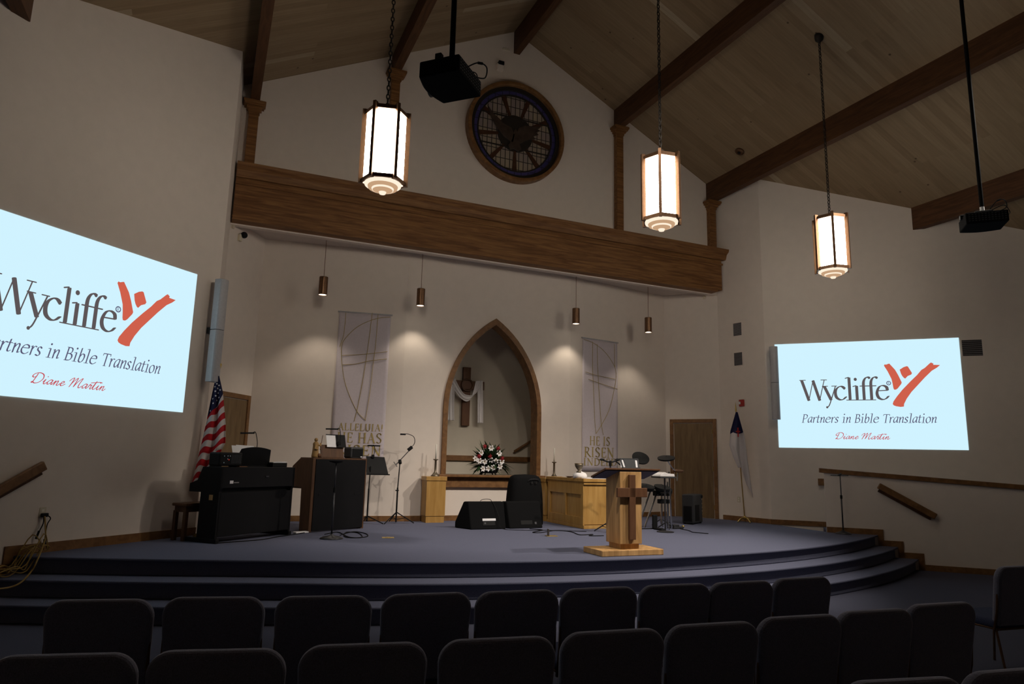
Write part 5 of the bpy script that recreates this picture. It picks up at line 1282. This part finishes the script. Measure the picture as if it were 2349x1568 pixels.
floorcable([(745, 1226), (775, 1221), (800, 1232), (830, 1233), (822, 1223), (795, 1221), (790, 1231), (812, 1234), (842, 1231), (838, 1224), (810, 1220), (780, 1228)], 'coil of black cable on the carpet before the organ')
floorcable([(1215, 1213), (1245, 1216), (1222, 1221), (1240, 1222), (1275, 1217), (1310, 1220), (1330, 1227), (1360, 1226), (1352, 1229), (1385, 1229)], 'loose black cable on the carpet left of the lectern base')
floorcable([(1560, 1213), (1580, 1217), (1590, 1221), (1612, 1223), (1625, 1224)], 'short black cable on the carpet before the floor speaker')
floorcable([(500, 1246), (540, 1243), (600, 1238), (640, 1231), (675, 1226), (700, 1222)], 'thin black cable lying along the foot of the piano')
p = atz(690, 1222, ST); o = setloc(MB().box(-.11, .11, -.05, .05, 0, .025).build('power_strip', M['paper'], None, bevel=.008), p, .4); tag(o, 'white power strip on the carpet between piano and organ', 'power strip', None, 'thing')
p = atz(1567, 1210, ST); o = setloc(MB().ball((0, 0, .025), (.03, .03, .025), 10, 6).build('cable_plug', M['gold'], None, smooth=True), p); tag(o, 'small pale plug on the carpet below the drum pedal', 'plug', None, 'thing')
# yellow extension cord: from the outlet down over the steps, with a heap of loops at the wall
ow = ol+Vector((.05*s2, -.05*s2, -.04))
def stair(x_, y_):
    d = math.hypot(x_-CX, y_-CY); k = .42*max(0, (.9-x_)/2.7)**1.4; return .57 if d < 12.24+k else .38 if d < 12.54+k else .19 if d < 12.84+k else 0
pts = [ow, ow+Vector((.03, -.05, -.12)), ow+Vector((.05, -.10, -.26))]
for px_, py_, z_ in ((84, 1288, .46), (70, 1312, .40), (48, 1335, .30), (20, 1347, .22), (-30, 1352, .20)):
    d_ = ray(px_, py_); q_ = atw(px_, py_, LWA, LWB); out_ = Vector((s2, -s2, 0))
    q_ = Vector((0, 0, CAMZ))+d_*((q_-Vector((0, 0, CAMZ))).length/d_.length*(.955 if px_ > 60 else .93))
    pts.append(Vector((q_.x, q_.y, max(q_.z, stair(q_.x, q_.y)+.012))))
o = MB().tube([tuple(p) for p in spline(pts, 8)], .009, 6).build('extension_cord', M['yellow'], None); tag(o, 'yellow extension cord hanging from the left outlet over the steps', 'cord', 'yellow cords at the left wall', 'thing')
hp = MB(); rc = random.Random(9); ctr = atw(26, 1268, LWA, LWB)+Vector((.13, -.13, 0)); ctr.z = 0; P = []
for k in range(70):
    a = k*.62; rx, ry = .21+.09*math.sin(k*.37), .075+.03*math.cos(k*.53)
    x_, y_ = ctr.x+rx*math.cos(a)*s2-ry*math.sin(a)*s2, ctr.y+rx*math.cos(a)*s2+ry*math.sin(a)*s2
    P.append((x_, y_, stair(x_, y_)+.02+.06*(1+math.sin(k*1.7))*.5+.001*k+(.16 if k % 17 == 5 else 0)))
o = hp.tube([tuple(p) for p in spline(P[:44], 4)], .007, 5).build('extension_cord', M['yellow'], None); tag(o, 'tangled heap of yellow cord on the left end of the steps', 'cord', 'yellow cords at the left wall', 'thing')

# ---- chairs
def make_chair():
    t = thing('stacking_chair', 'x', 'chair', (0, 0, 0), 0, 'navy upholstered chairs')
    W_ = .557
    # backrest: padded slab with rounded top corners, leaning back; +y is the sitter's front
    def back(u, v, side):
        pass
    n_ = 8; rc_ = .10; top = .935; bot = .42
    out = [(-W_/2+.02, bot), (-W_/2, top-rc_-.0)]
    out += [(-W_/2+rc_-rc_*math.cos(k*PI/2/n_), top-rc_+rc_*math.sin(k*PI/2/n_)) for k in range(1, n_+1)]
    out += [(W_/2-rc_+rc_*math.sin(k*PI/2/n_), top-rc_+rc_*math.cos(k*PI/2/n_)) for k in range(0, n_)]
    out += [(W_/2, top-rc_), (W_/2-.02, bot)]
    m_ = MB(); m_.prism(out, -.035, .035, 'y')
    m_.v = [(x, y-.20-.16*(z-.45), z) for x, y, z in m_.v]
    m_.build('backrest', M['fabric'], t, bevel=.03, seg=4)
    m_ = MB(); m_.box(-W_/2+.01, W_/2-.01, -.22, .26, .40, .48); m_.build('seat', M['seatfab'], t, bevel=.035, seg=4)
    m_ = MB(); m_.tube([(-.25, -.22, .40), (-.25, .22, .40), (.25, .22, .40), (.25, -.22, .40), (-.25, -.22, .40)], .011, 6); m_.build('seat_frame', M['bronze'], t)
    for sx_ in (-1, 1):
        m_ = MB(); m_.tube([(sx_*.25, .20, .40), (sx_*.26, .24, .0)], .011, 6); m_.build('leg', M['bronze'], t)
        m_ = MB(); m_.tube([(sx_*.25, -.20, .40), (sx_*.26, -.27, .0)], .011, 6); m_.build('leg', M['bronze'], t)
        m_ = MB(); m_.tube([(sx_*.262, -.19, .38), (sx_*.265, -.235, .55), (sx_*.262, -.25, .70)], .011, 6); m_.build('back_upright', M['bronze'], t)
    return t
proto = make_chair()
ordn = ['leftmost', 'second', 'third', 'fourth', 'fifth', 'sixth', 'seventh', 'eighth', 'ninth']
ROW1 = [(100, 360, 1375, 1372), (370, 615, 1369, 1367), (625, 862, 1367, 1364), (872, 1086, 1363, 1356), (1092, 1282, 1357, 1350), (1287, 1462, 1350, 1343), (1468, 1628, 1342, 1336), (1630, 1770, 1336, 1329), (1772, 1905, 1327, 1320)]
ROW2 = [(-20, 312, 1503, 1495), (332, 665, 1492, 1485), (683, 986, 1480, 1470), (1003, 1280, 1468, 1456), (1288, 1523, 1451, 1438), (1528, 1738, 1434, 1422), (1744, 1923, 1416, 1406), (1927, 2083, 1402, 1393), (2088, 2226, 1386, 1378)]
ROW3 = [(1950, 2194, 1562, 1550), (2203, 2450, 1543, 1524)]
first = True
TOPZ = .935
def put(a, rz, label):
    global first
    off = Vector((0, .20+.16*(TOPZ-.45), 0)); off.rotate(Matrix.Rotation(rz, 3, 'Z'))
    loc = Vector((a.x, a.y, 0))+off
    if first: proto.location = loc; proto.rotation_euler = (0, 0, rz); proto['label'] = label; first = False
    else: dup(proto, loc, rz, label)
for row, nm in ((ROW1, 'front row of navy chairs'), (ROW2, 'second row of navy chairs'), (ROW3, 'last row at the bottom right')):
    for i, (xl, xr, yl, yr) in enumerate(row):
        a, b = atz(xl, yl, TOPZ), atz(xr, yr, TOPZ); c = (a+b)/2; rz = math.atan2(b.y-a.y, b.x-a.x)
        if row is ROW1: lab = ordn[i]+' chair from the left in the front row before the steps' if i else 'leftmost chair of the front row before the steps'
        elif row is ROW2: lab = ordn[i]+' chair from the left in the nearer second row' if i else 'leftmost chair of the nearer second row, cut off by the photo edge'
        else: lab = ('navy chair whose rounded top just shows at the bottom edge', 'navy chair cut off by the bottom right corner')[i]
        put(c, rz, lab)
put(Vector((6.66, 3.94, 0)), -.10, 'dark chair at the right photo edge turned sideways, seat visible')
